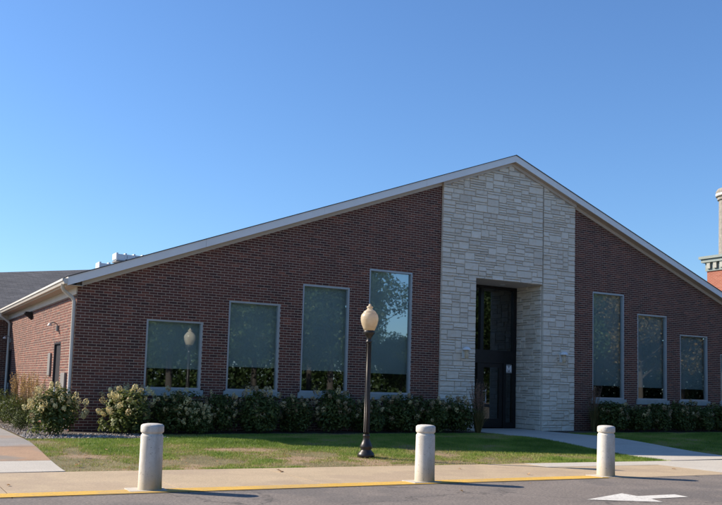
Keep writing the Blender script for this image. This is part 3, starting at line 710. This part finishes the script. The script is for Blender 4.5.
# ------------------------------------------------------------------ lamp post
LP = link('lamp_post', None, label='black iron lamp post with cream acorn globe standing on the lawn', cat='lamp post')
LU, LD = 4.73, 5.78; LP.location = wp(LU, LD, gz(LD) - 0.005); LP.rotation_euler.z = TH
mb = MB(); mb.lathe([(0.175, 0.0), (0.175, 0.05), (0.160, 0.085), (0.115, 0.13), (0.105, 0.155), (0.128, 0.19), (0.128, 0.225), (0.10, 0.285), (0.075, 0.34), (0.066, 0.40), (0.075, 0.42), (0.075, 0.445), (0.06, 0.46)], 24); build('base', mb, 'lamp_iron', LP, smooth=True)
seg = 16; mb = MB(); prof = []
mb.lathe([(0.056, 0.455), (0.052, 1.2), (0.045, 2.32)], 16)
for k in range(8):                          # shallow flutes as raised ribs
    an = 2 * math.pi * k / 8; mb.tube([(0.054 * math.cos(an), 0.054 * math.sin(an), 0.5), (0.044 * math.cos(an), 0.044 * math.sin(an), 2.3)], 0.009, 5)
build('pole', mb, 'lamp_iron', LP, smooth=True)
mb = MB(); mb.lathe([(0.046, 2.31), (0.062, 2.33), (0.062, 2.35), (0.048, 2.37), (0.05, 2.42), (0.08, 2.47), (0.115, 2.51), (0.118, 2.555), (0.105, 2.575)], 24); build('globe_holder', mb, 'lamp_iron', LP, smooth=True)
mb = MB(); mb.lathe([(0.108, 2.57), (0.130, 2.62), (0.160, 2.69), (0.180, 2.77), (0.183, 2.83), (0.170, 2.89), (0.145, 2.925), (0.128, 2.937), (0.132, 2.945), (0.118, 2.965), (0.080, 2.99), (0.056, 3.01), (0.050, 3.03), (0.068, 3.045), (0.066, 3.062), (0.036, 3.075), (0.026, 3.09), (0.022, 3.115), (0.0, 3.125)], 36); build('globe', mb, 'globe_acrylic', LP, smooth=True)

# ------------------------------------------------------------------ plants
def leaf_cards(cent, nrm, size, tint, aspect=0.55, fold=0.25):
    """pointed 4-vertex leaves at cent facing roughly nrm"""
    n_ = len(cent); nrm = nrm / (np.linalg.norm(nrm, axis=1, keepdims=True) + 1e-9)
    rnd = RNG.normal(size=(n_, 3)); t = np.cross(nrm, rnd); t /= np.linalg.norm(t, axis=1, keepdims=True) + 1e-9
    s = np.cross(nrm, t); L = size[:, None]
    v = np.empty((n_, 4, 3)); v[:, 0] = cent - t * L * 0.5; v[:, 2] = cent + t * L * 0.5 - nrm * L * fold * 0.5
    v[:, 1] = cent + s * L * aspect * 0.5 + nrm * L * fold * 0.3; v[:, 3] = cent - s * L * aspect * 0.5 + nrm * L * fold * 0.3
    return v.reshape(-1, 3)
def lobes(n_, rx, ry, h, base, k=10):
    """points spread through several overlapping clumps"""
    cs = []; 
    for i in range(k):
        an = 2 * math.pi * (i + RNG.uniform(-.3, .3)) / k; q = RNG.uniform(0.25, 0.6)
        cs.append((rx * q * math.cos(an), ry * q * math.sin(an), base + h * (RNG.uniform(0.45, 0.72) if i % 2 else RNG.uniform(0.2, 0.4)), RNG.uniform(0.36, 0.5)))
    cs.append((0, 0, base + h * 0.6, 0.55)); cs = np.array(cs)
    w = RNG.integers(0, len(cs), n_); dr = RNG.normal(size=(n_, 3)); dr /= np.linalg.norm(dr, axis=1, keepdims=True)
    rad = RNG.uniform(0.35, 1.0, n_) ** 0.6
    sc = cs[w, 3:4] * np.array([[rx, ry, h * 0.9]])
    p = cs[w, :3] + dr * rad[:, None] * sc
    keep = (p[:, 2] > base * 0.3 + 0.04) & (p[:, 2] < base + h * 1.02)
    return p[keep], dr[keep], rad[keep]
def hydrangea_kind(seed, rx, ry, h, nleaf, nbloom, bloom_tone=0.55):
    global RNG; RNG = np.random.default_rng(seed)
    p, dr, rad = lobes(nleaf, rx, ry, h, 0.08)
    nr = dr + np.array([0, 0, 0.7]) + RNG.normal(size=p.shape) * 0.45
    sz = RNG.uniform(0.06, 0.115, len(p)); tn = np.clip(RNG.normal(0.42, 0.22, len(p)), 0, 1)
    fol = npmesh('foliage', leaf_cards(p, nr, sz, tn), len(p), 4, 'hydrangea_leaf', tn)
    # blooms near the surface, upward
    q, dq, rq = lobes(nbloom * 30, rx * 1.0, ry * 1.0, h, 0.08)
    ok = (rq > 0.88) & (dq[:, 2] > -0.2) & (q[:, 2] > 0.34 * h) & (np.hypot(q[:, 0] / rx, q[:, 1] / ry) + q[:, 2] / h > 0.95); q = q[ok]; dq = dq[ok]; sel = []
    for i in range(len(q)):
        if all(np.linalg.norm(q[i] - q[j]) > 0.11 for j in sel): sel.append(i)
        if len(sel) >= nbloom: break
    C_ = []; N_ = []; T_ = []
    for i in sel:
        ax = dq[i] * 0.8 + np.array([0, 0, 0.9]); ax /= np.linalg.norm(ax); s = RNG.uniform(0.75, 1.2); bt_ = np.clip(RNG.normal(bloom_tone, 0.22), 0, 1)
        k = 46; d3 = RNG.normal(size=(k, 3)); d3 /= np.linalg.norm(d3, axis=1, keepdims=True)
        along = RNG.uniform(-0.6, 1, k); wdt = 0.060 * s * np.sqrt(np.clip(1 - along ** 2 * 0.75, 0.05, 1))
        perp = d3 - (d3 @ ax)[:, None] * ax; perp /= np.linalg.norm(perp, axis=1, keepdims=True)
        C_.append(q[i] + ax * 0.075 + ax * (along * 0.085 * s)[:, None] + perp * wdt[:, None]); N_.append(perp + ax * along[:, None] * 0.8); T_.append(np.clip(bt_ + RNG.normal(0, 0.15, k), 0, 1))
    C_ = np.concatenate(C_); N_ = np.concatenate(N_); T_ = np.concatenate(T_)
    blm = npmesh('blooms', leaf_cards(C_, N_, np.full(len(C_), 0.040), T_, 0.9, 0.1), len(C_), 4, 'bloom', T_)
    mb = MB()
    for k in range(9):
        an = RNG.uniform(0, 6.28); r1 = RNG.uniform(0.3, 0.75)
        mb.tube([(0.05 * math.cos(an), 0.05 * math.sin(an), 0), (rx * r1 * 0.5 * math.cos(an), ry * r1 * 0.5 * math.sin(an), h * 0.45), (rx * r1 * math.cos(an), ry * r1 * math.sin(an), h * RNG.uniform(0.7, 0.9))], [0.012, 0.009, 0.005], 5)
    stm = mb.mesh('stems', 'stem')
    return fol, blm, stm
kinds = [hydrangea_kind(11, 0.72, 0.62, 1.0, 2700, 56, 0.62), hydrangea_kind(12, 0.78, 0.58, 0.98, 2700, 56, 0.62), hydrangea_kind(13, 0.72, 0.6, 1.02, 3300, 44, 0.5)]
past = [hydrangea_kind(14, 0.76, 0.62, 1.0, 3800, 34, 0.1), hydrangea_kind(15, 0.78, 0.58, 0.98, 3800, 28, 0.15), hydrangea_kind(16, 0.74, 0.6, 1.02, 3800, 36, 0.1)]  # hedge in shade: fewer blooms, the shade also darkened into their tint
low = [hydrangea_kind(21, 0.72, 0.55, 0.88, 3400, 20, 0.05), hydrangea_kind(22, 0.76, 0.52, 0.84, 3400, 16, 0.05)]  # low row in shade: sparse blooms, tint darkened for the shade too
def plant(u, d, kind, rot, sc, label, group, name='hydrangea_bush', cat='bush'):
    o = link(name, None, label=label, cat=cat, group=group); o.location = wp(u, d, gz(d)); o.rotation_euler.z = rot; o.scale = (sc * (1 + 0.10 * math.sin(u * 5.3)), sc * (1 + 0.10 * math.sin(u * 3.1 + 1)), sc * (1 + 0.07 * math.sin(u * 7.7)))
    f, b_, s = kind
    link('foliage', f, o, kind='stuff'); link('blooms', b_, o, kind='stuff'); link('stems', s, o)
    return o
G1 = 'hydrangeas along the brick front'
plant(-0.60, 1.25, kinds[0], 0.4, 0.91, 'sunlit hydrangea with cream blooms at the building corner by the stony bed', G1)
plant(1.08, 0.85, kinds[1], 2.1, 0.96, 'sunlit cream-flowered hydrangea between the corner bush and the lowest wide window', G1).scale = (1.18, 1.12, 0.98)
plant(2.30, 0.72, kinds[2], 3.4, 0.97, 'half-shaded hydrangea under the short window beside the corner', G1)
plant(2.75, 1.12, kinds[0], 4.2, 0.62, 'small hydrangea with lit cream heads in front of the hedge', G1)
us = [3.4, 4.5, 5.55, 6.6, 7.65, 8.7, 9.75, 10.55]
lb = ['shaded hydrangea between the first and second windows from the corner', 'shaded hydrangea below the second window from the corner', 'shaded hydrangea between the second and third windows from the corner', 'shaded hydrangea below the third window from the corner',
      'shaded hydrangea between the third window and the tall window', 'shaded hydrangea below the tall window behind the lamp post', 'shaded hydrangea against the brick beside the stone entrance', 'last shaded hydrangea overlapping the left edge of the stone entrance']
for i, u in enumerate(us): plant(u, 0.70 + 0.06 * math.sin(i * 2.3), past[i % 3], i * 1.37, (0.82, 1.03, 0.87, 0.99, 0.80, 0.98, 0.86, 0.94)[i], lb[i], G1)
G2 = 'low hydrangeas on the far side of the entrance'
LB2 = ['low dark hydrangea beside the reddish grass past the entrance', 'low dark hydrangea under the tall window past the entrance', 'low dark hydrangea between the tall and middle windows past the entrance', 'low dark hydrangea under the middle window past the entrance',
       'low dark hydrangea between the middle and shorter windows past the entrance', 'low dark hydrangea under the shorter window past the entrance', 'low dark hydrangea just past the shorter window beyond the entrance', 'low dark hydrangea under the lowest window at the far end of the front', 'last low dark hydrangea by the far corner of the front']
for i in range(9): plant(16.7 + 1.05 * i, 0.72 + 0.05 * math.sin(i * 1.9), low[i % 2], i * 1.9, 1.0 + 0.11 * math.sin(i * 3), LB2[i], G2)
# low green shrubs by the side path
def shrub_kind(seed, rx, h, nl):
    global RNG; RNG = np.random.default_rng(seed)
    p, dr, rad = lobes(nl, rx, rx, h, 0.05, 9); nr = dr + np.array([0, 0, 0.5]) + RNG.normal(size=p.shape) * 0.5
    tn = np.clip(RNG.normal(0.5, 0.25, len(p)), 0, 1)
    fol = npmesh('foliage', leaf_cards(p, nr, RNG.uniform(0.03, 0.06, len(p)), tn), len(p), 4, 'low_shrub_leaf', tn)
    mb = MB()
    for k in range(7):
        an = RNG.uniform(0, 6.28); mb.tube([(0, 0, 0), (rx * .6 * math.cos(an), rx * .6 * math.sin(an), h * .7)], [0.01, 0.005], 5)
    return fol, mb.mesh('stems', 'stem')
sk = [shrub_kind(31, 0.55, 0.72, 2600), shrub_kind(32, 0.6, 0.85, 2600)]
for (u, dd, k, sc, lab) in ((-0.85, -2.3, 0, 0.95, 'green leafy shrub beside the golden grasses on the sunny wall'), (-0.95, -4.2, 1, 1.0, 'dark green shrub halfway down the sunny side wall'), (-0.9, -6.8, 0, 1.05, 'green shrub near the far door of the sunny wall'), (-0.95, -9.4, 1, 1.15, 'rearmost green shrub at the inner corner by the far downspout'), (-1.0, -0.6, 0, 0.6, 'small green shrub behind the corner hydrangea')):
    o = link('green_shrub', None, label=lab, cat='shrub', group='shrubs down the sunny side wall'); o.location = wp(u, dd, gz(dd)); o.rotation_euler.z = u * 9; o.scale = (sc,) * 3
    link('foliage', sk[k][0], o, kind='stuff'); link('stems', sk[k][1], o)
# feather grasses
def reed(u, d, h, nb, plume, label, group, spread=0.28):
    o = link('feather_grass', None, label=label, cat='grass clump', group=group); o.location = wp(u, d, gz(d))
    V = []; T = []
    for k in range(nb):
        an = RNG.uniform(0, 6.28); r0 = RNG.uniform(0, 0.07); lean = RNG.uniform(0.1, 1.0) * spread * 1.3; L = h * RNG.uniform(0.4, 0.72)
        dx, dy = math.cos(an), math.sin(an); w = 0.006; px, py = -dy * w, dx * w
        a0 = np.array([r0 * dx, r0 * dy, 0]); a1 = a0 + [dx * lean * .35, dy * lean * .35, L * .6]; a2 = a0 + [dx * lean, dy * lean, L * RNG.uniform(.75, 1)]
        pv = np.array([px, py, 0]); V += [a0 - pv, a0 + pv, a1 + pv * .8, a1 - pv * .8, a1 - pv * .8, a1 + pv * .8, a2 + pv * .15, a2 - pv * .15]; tt = RNG.uniform(0, 1); T += [tt, tt]
    link('blades', npmesh('blades', np.array(V), len(T), 4, 'reed_green', T), o, kind='stuff')
    C_ = []; N_ = []; SV = MB()
    for k in range(nb // 7):
        an = RNG.uniform(0, 6.28); lean = RNG.uniform(0, 1) * spread; L = h * RNG.uniform(0.75, 1.0); tip = np.array([math.cos(an) * lean, math.sin(an) * lean, L])
        SV.tube([(0.03 * math.cos(an), 0.03 * math.sin(an), 0), tuple(tip * np.array([.6, .6, .7])), tuple(tip)], 0.0028, 4)
        for q in range(34):
            t_ = RNG.uniform(0.66, 1.03); C_.append(tip * np.array([t_ ** 1.3, t_ ** 1.3, t_]) + RNG.normal(size=3) * 0.016 * (1.15 - t_) / 0.4); N_.append(RNG.normal(size=3))
    C_ = np.array(C_); T2 = RNG.uniform(0, 1, len(C_))
    link('plumes', npmesh('plumes', leaf_cards(C_, np.array(N_), np.full(len(C_), 0.035), T2, 0.35), len(C_), 4, plume, T2), o, kind='stuff')
    build('stalks', SV, 'stem', o, kind='stuff')
RNG = np.random.default_rng(5)
GG = 'feather grasses by the entrance'
reed(11.30, 0.75, 1.5, 260, 'plume_red', 'tall reddish feather grass beside the door at the end of the hydrangeas', GG)
reed(11.12, 1.05, 1.2, 220, 'plume_red', 'shorter reddish feather grass at the edge of the entrance path', GG, 0.36)
reed(16.02, 0.60, 1.45, 260, 'plume_red', 'reddish feather grass where the stone meets the brick past the entrance', GG)
for i, (u, d, lab) in enumerate(((-0.32, -3.0, 'golden feather grass in front of the wall box by the near side door'), (-0.36, -4.0, 'golden feather grass in the middle of the sunny wall'), (-0.32, -5.2, 'golden feather grass below the black floodlight'), (-0.36, -6.5, 'golden feather grass nearest the far side door'))):
    reed(u, d, 1.3 + 0.1 * (i % 2), 190, 'plume_gold', lab, 'golden grasses along the sunny wall', 0.26)

# gravel at the corner bed
n_ = 1500; RNG = np.random.default_rng(9)
V = []; T = []; F = 0
ico = np.array([(0, 0, 1), (.9, 0, .2), (.28, .85, .2), (-.72, .53, .2), (-.72, -.53, .2), (.28, -.85, .2)])
for k in range(n_):
    u, d = RNG.uniform(-1.28, 1.7), RNG.uniform(0.9, 2.4)
    if k % 4 == 0: u, d = RNG.uniform(-1.28, -0.2), RNG.uniform(-3, 1.0)
    s = RNG.uniform(0.015, 0.045); p = ico * np.array([s, s * RNG.uniform(.6, 1), s * .7]); an = RNG.uniform(0, 6.28); c_, s_ = math.cos(an), math.sin(an)
    p = np.stack([p[:, 0] * c_ - p[:, 1] * s_ + u, p[:, 0] * s_ + p[:, 1] * c_ - d, p[:, 2] + gz(d) + 0.006], 1); tt = RNG.uniform(0, 1)
    for a in range(5): V += [p[0], p[1 + a], p[1 + (a + 1) % 5]]; T.append(tt)
inframe(link('bed_gravel', npmesh('bed_gravel', np.array(V), len(T), 3, 'gravel', T), label='loose grey and tan stones round the corner hydrangea', cat='gravel', kind='stuff'))

# turf
def vnoise(x, y, seed):
    r_ = np.random.default_rng(seed).uniform(0, 1, (64, 64)); xi = np.floor(x).astype(int); yi = np.floor(y).astype(int); fx = x - xi; fy = y - yi
    fx = fx * fx * (3 - 2 * fx); fy = fy * fy * (3 - 2 * fy); g = lambda a, b_: r_[a % 64, b_ % 64]
    return (g(xi, yi) * (1 - fx) + g(xi + 1, yi) * fx) * (1 - fy) + (g(xi, yi + 1) * (1 - fx) + g(xi + 1, yi + 1) * fx) * fy
def turf(name, u0, u1, d0, d1, dens, label, keep):
    n_ = int((u1 - u0) * (d1 - d0) * dens); u = RNG.uniform(u0, u1, n_); d = RNG.uniform(d0, d1, n_)
    dry = 0.55 * vnoise(u * 0.9 + 3, d * 1.3, 1) + 0.3 * vnoise(u * 2.7, d * 3.1, 2) + 0.15 * vnoise(u * 7, d * 7, 3)
    wear = np.exp(-((u - 1.4) / 2.8) ** 2) * np.exp(-((d - 5.6) / 1.15) ** 2) * (0.35 + 1.1 * vnoise(u * 1.6, d * 2.2, 8)) * 0.50 + 0.16 * np.clip((d - 6.0) / 1.0, 0, 1) * np.clip((9 - u) / 6, 0, 1)
    dry = dry + wear; ok = keep(u, d) & (RNG.uniform(0, 1, n_) > np.clip((dry - 0.60) * 5, 0, 0.85))
    u, d, dry = u[ok], d[ok], dry[ok]; n_ = len(u)
    h = RNG.uniform(0.022, 0.06, n_) * np.clip(1.25 - 0.8 * dry, 0.5, 1.1); an = RNG.uniform(0, 6.28, n_); w = RNG.uniform(0.003, 0.0055, n_); le = RNG.uniform(0.1, 0.8, n_) * h; la = RNG.uniform(0, 6.28, n_)
    t = np.clip((6.95 - d) / 4.2, 0, 1); z = GTOP * t * t * (3 - 2 * t) - 0.012
    v = np.empty((n_, 3, 3)); v[:, 0] = np.stack([u - np.cos(an) * w, -d - np.sin(an) * w, z], 1); v[:, 1] = np.stack([u + np.cos(an) * w, -d + np.sin(an) * w, z], 1); v[:, 2] = np.stack([u + np.cos(la) * le, -d + np.sin(la) * le, z + h], 1)
    tn = np.clip(0.43 + (dry - 0.5) * 1.35 + RNG.normal(0, 0.13, n_), 0, 1)
    return inframe(link(name, npmesh(name, v.reshape(-1, 3), n_, 3, 'turf', tn), label=label, cat='grass', kind='stuff'))
RNG = np.random.default_rng(77)
turf('lawn_grass', -1.33, 11.6, 1.25, 7.75, 3800, 'mown lawn with worn brown patches between hedge and sidewalk', lambda u, d: (u < 11.5) & (d < 6.94 + 0.055 * (u + 1.3) + RNG.normal(0, 0.012, len(u))) & ~((u < 1.6 - 0.9 * np.clip(d - 1.9, 0, 1)) & (d < 2.4)))
turf('lawn_grass', 14.26, 24.0, 1.25, 8.4, 2600, 'mown lawn on the far side of the entrance path', lambda u, d: d < 6.94 + 0.055 * (u + 1.3))

# fallen leaves
LV = [(0, -0.05, 0), (0.03, -0.02, 0.012), (0.045, 0.01, 0.004), (0.02, 0.02, 0.01), (0.0, 0.06, 0.016), (-0.022, 0.022, 0.006), (-0.045, 0.006, 0.014), (-0.028, -0.022, 0.008)]
lm = []
for k in range(3):
    mb = MB(); mb.v = [(x, y_, z * (1 + .5 * k)) for x, y_, z in LV] + [(0, 0, 0.002)]; mb.f = [(8, i, (i + 1) % 8) for i in range(8)]; mb.t = [0.2 + 0.35 * k] * 8; lm.append(mb.mesh('fallen_leaf', 'dry_leaf', tint=True))
def leaf(i, u, d, sc, lab, grp):
    o = link('fallen_leaf', lm[i % 3], label=lab, cat='leaf', group=grp); o.location = wp(u, d, gz(d) + (0.028 if d < 7 else 0.016)); o.rotation_euler = (RNG.uniform(-.3, .3), RNG.uniform(-.3, .3), RNG.uniform(0, 6.28)); o.scale = (sc,) * 3
for i, (u, d, sc) in enumerate(((-0.70, 5.25, 1.1), (-0.95, 6.0, 0.9), (-1.05, 6.3, 1.0), (0.25, 6.75, 1.0), (3.0, 5.6, 1.0), (-0.2, 4.6, 0.8), (1.4, 6.2, 0.8), (2.2, 4.9, 0.7), (5.6, 6.5, 0.7), (-0.3, 6.7, 0.8), (0.9, 5.2, 0.7), (8.3, 6.4, 0.6))): leaf(i, u, d, sc, 'small dry tan leaf lying on the lawn', 'dry leaves on the lawn')
leaf(0, 1.95, 7.75, 1.7, 'curled greenish-brown leaf on the sidewalk behind the yellow stripe', None)
for i, (u, d, sc) in enumerate(((5.35, 8.15, 0.8), (6.0, 9.3, 0.7), (9.75, 9.2, 0.9), (-2.4, 8.6, 0.7), (3.4, 10.9, 0.7), (5.1, 10.4, 0.5))): leaf(i + 1, u, d, sc, 'small brown leaf on the pavement', 'dry leaves on the pavement')

# ------------------------------------------------------------------ trees across the lot: out of frame, mirrored in the windows
def tree_kind(seed, leafm, n=20000):
    """a ten-metre tree: trunk with limbs, crown of leaf clumps"""
    rg = np.random.default_rng(seed); h, rx = 10.0, 3.7
    mb = MB(); th = h * 0.28; mb.tube([(0, 0, 0), (0.05, 0.02, th), (0.1, 0.1, h * .6), (0.0, 0.1, h * .85)], [0.2, 0.15, 0.1, 0.03], 8)
    for k in range(8):
        an = rg.uniform(0, 6.28); z = h * rg.uniform(0.22, 0.5); mb.tube([(0.06, 0.05, z), (rx * .4 * math.cos(an), rx * .4 * math.sin(an), z + h * .12), (rx * .75 * math.cos(an), rx * .75 * math.sin(an), z + h * .2)], [0.09, 0.06, 0.02], 6)
    tk = mb.mesh('trunk', 'bark', True)
    nb = 34; c_ = rg.normal(size=(nb, 3)); c_ /= np.linalg.norm(c_, axis=1, keepdims=True); c_ *= rg.uniform(0.25, 0.85, (nb, 1)); c_ = c_ * [rx, rx, h * 0.40] + [0, 0, h * 0.58]
    w = rg.integers(0, nb, n); dr = rg.normal(size=(n, 3)); dr /= np.linalg.norm(dr, axis=1, keepdims=True); p = c_[w] + dr * (rg.uniform(.2, 1, (n, 1)) ** .5) * rx * 0.33
    tn = np.clip(rg.normal(.5, .25, n), 0, 1)
    return tk, npmesh('crown', leaf_cards(p, dr + rg.normal(size=p.shape) * .6, rg.uniform(.13, .27, n), tn), n, 4, leafm, tn)
GK = [tree_kind(201 + k, 'tree_leaf') for k in range(3)]; AK = [tree_kind(211 + k, 'autumn_leaf') for k in range(3)]
rg = np.random.default_rng(400); WP = np.array([(31.9, -45.4), (40.4, -31.6), (48.9, -17.9), (57.5, -4.1), (66.0, 9.7), (74.6, 23.5), (83.2, 37.4)]); n_ = 85000
sg = rg.uniform(0, len(WP) - 1, n_); ii = sg.astype(int); fr = (sg - ii)[:, None]; p2 = WP[ii] * (1 - fr) + WP[ii + 1] * fr + rg.normal(0, 1.6, (n_, 2))
hh = 5.4 + 2.0 * vnoise(sg * 9, sg * 0 + 1.5, 41); zz = hh * rg.uniform(0, 1, n_); tn = np.clip(rg.normal(.45, .25, n_), 0, 1)
link('distant_woods', npmesh('distant_woods', leaf_cards(np.column_stack([p2, zz]), rg.normal(size=(n_, 3)), rg.uniform(.26, .48, n_), tn, 0.8), n_, 4, 'tree_leaf', tn), label='far-off band of dark green woodland beyond the shade trees', cat='woods', kind='stuff')
TT = [(14.2, -5.6, 10.0, 0, 'g'), (17.3, -4.3, 10.6, 1, 'g'), (17.6, 0.0, 11.2, 2, 'g'), (20.9, 1.5, 10.0, 0, 'g'), (21.1, 5.6, 10.6, 1, 'g'), (24.4, 7.1, 11.2, 2, 'g'), (24.5, -15.4, 12, 1, 'g'), (26.9, -11.6, 12, 2, 'g'), (29.1, -8.0, 12, 0, 'g'), (31.3, -4.5, 12, 1, 'g'), (33.5, -0.9, 12, 2, 'g'), (35.1, 1.7, 12, 0, 'g'), (32.0, 7.9, 5.2, 0, 'g'), (35.6, 8.1, 5.2, 1, 'g'), (33.8, 10.9, 7.0, 2, 'g'), (37.8, 11.7, 10.0, 0, 'g'), (34.8, 18.2, 10.2, 0, 'g'), (39.2, 19.6, 10.2, 1, 'a'), (37.7, 22.8, 10.2, 2, 'a'), (42.3, 24.5, 10.2, 0, 'g'), (40.5, 27.4, 10.2, 1, 'a'), (45.2, 29.3, 10.2, 2, 'g'), (53.0, 13.4, 12.5, 0, 'g'), (55.3, 17.1, 12.5, 1, 'g'), (57.8, 21.1, 12.5, 2, 'g'), (60.3, 25.2, 12.5, 0, 'g'), (36.1, 14.6, 10.5, 1, 'g'), (42.8, 14.0, 11, 2, 'g')]
for i, (x, y_, h, v, g) in enumerate(TT):
    tk, cr = (AK if g == 'a' else GK)[v]
    lab = 'amber-leaved shade tree beyond the parking lot' if g == 'a' else ('low green tree in the gap of the tree row beyond the parking lot' if h < 7 else 'tall green shade tree beyond the parking lot')
    o = link('shade_tree', None, label=lab, cat='tree', group='trees across the parking lot'); o.location = (x, y_, -0.03); o.rotation_euler.z = i * 1.7; sc = h / 10; o.scale = (max(sc, 0.7), max(sc, 0.7), sc)
    link('trunk', tk, o); link('crown', cr, o, kind='stuff')
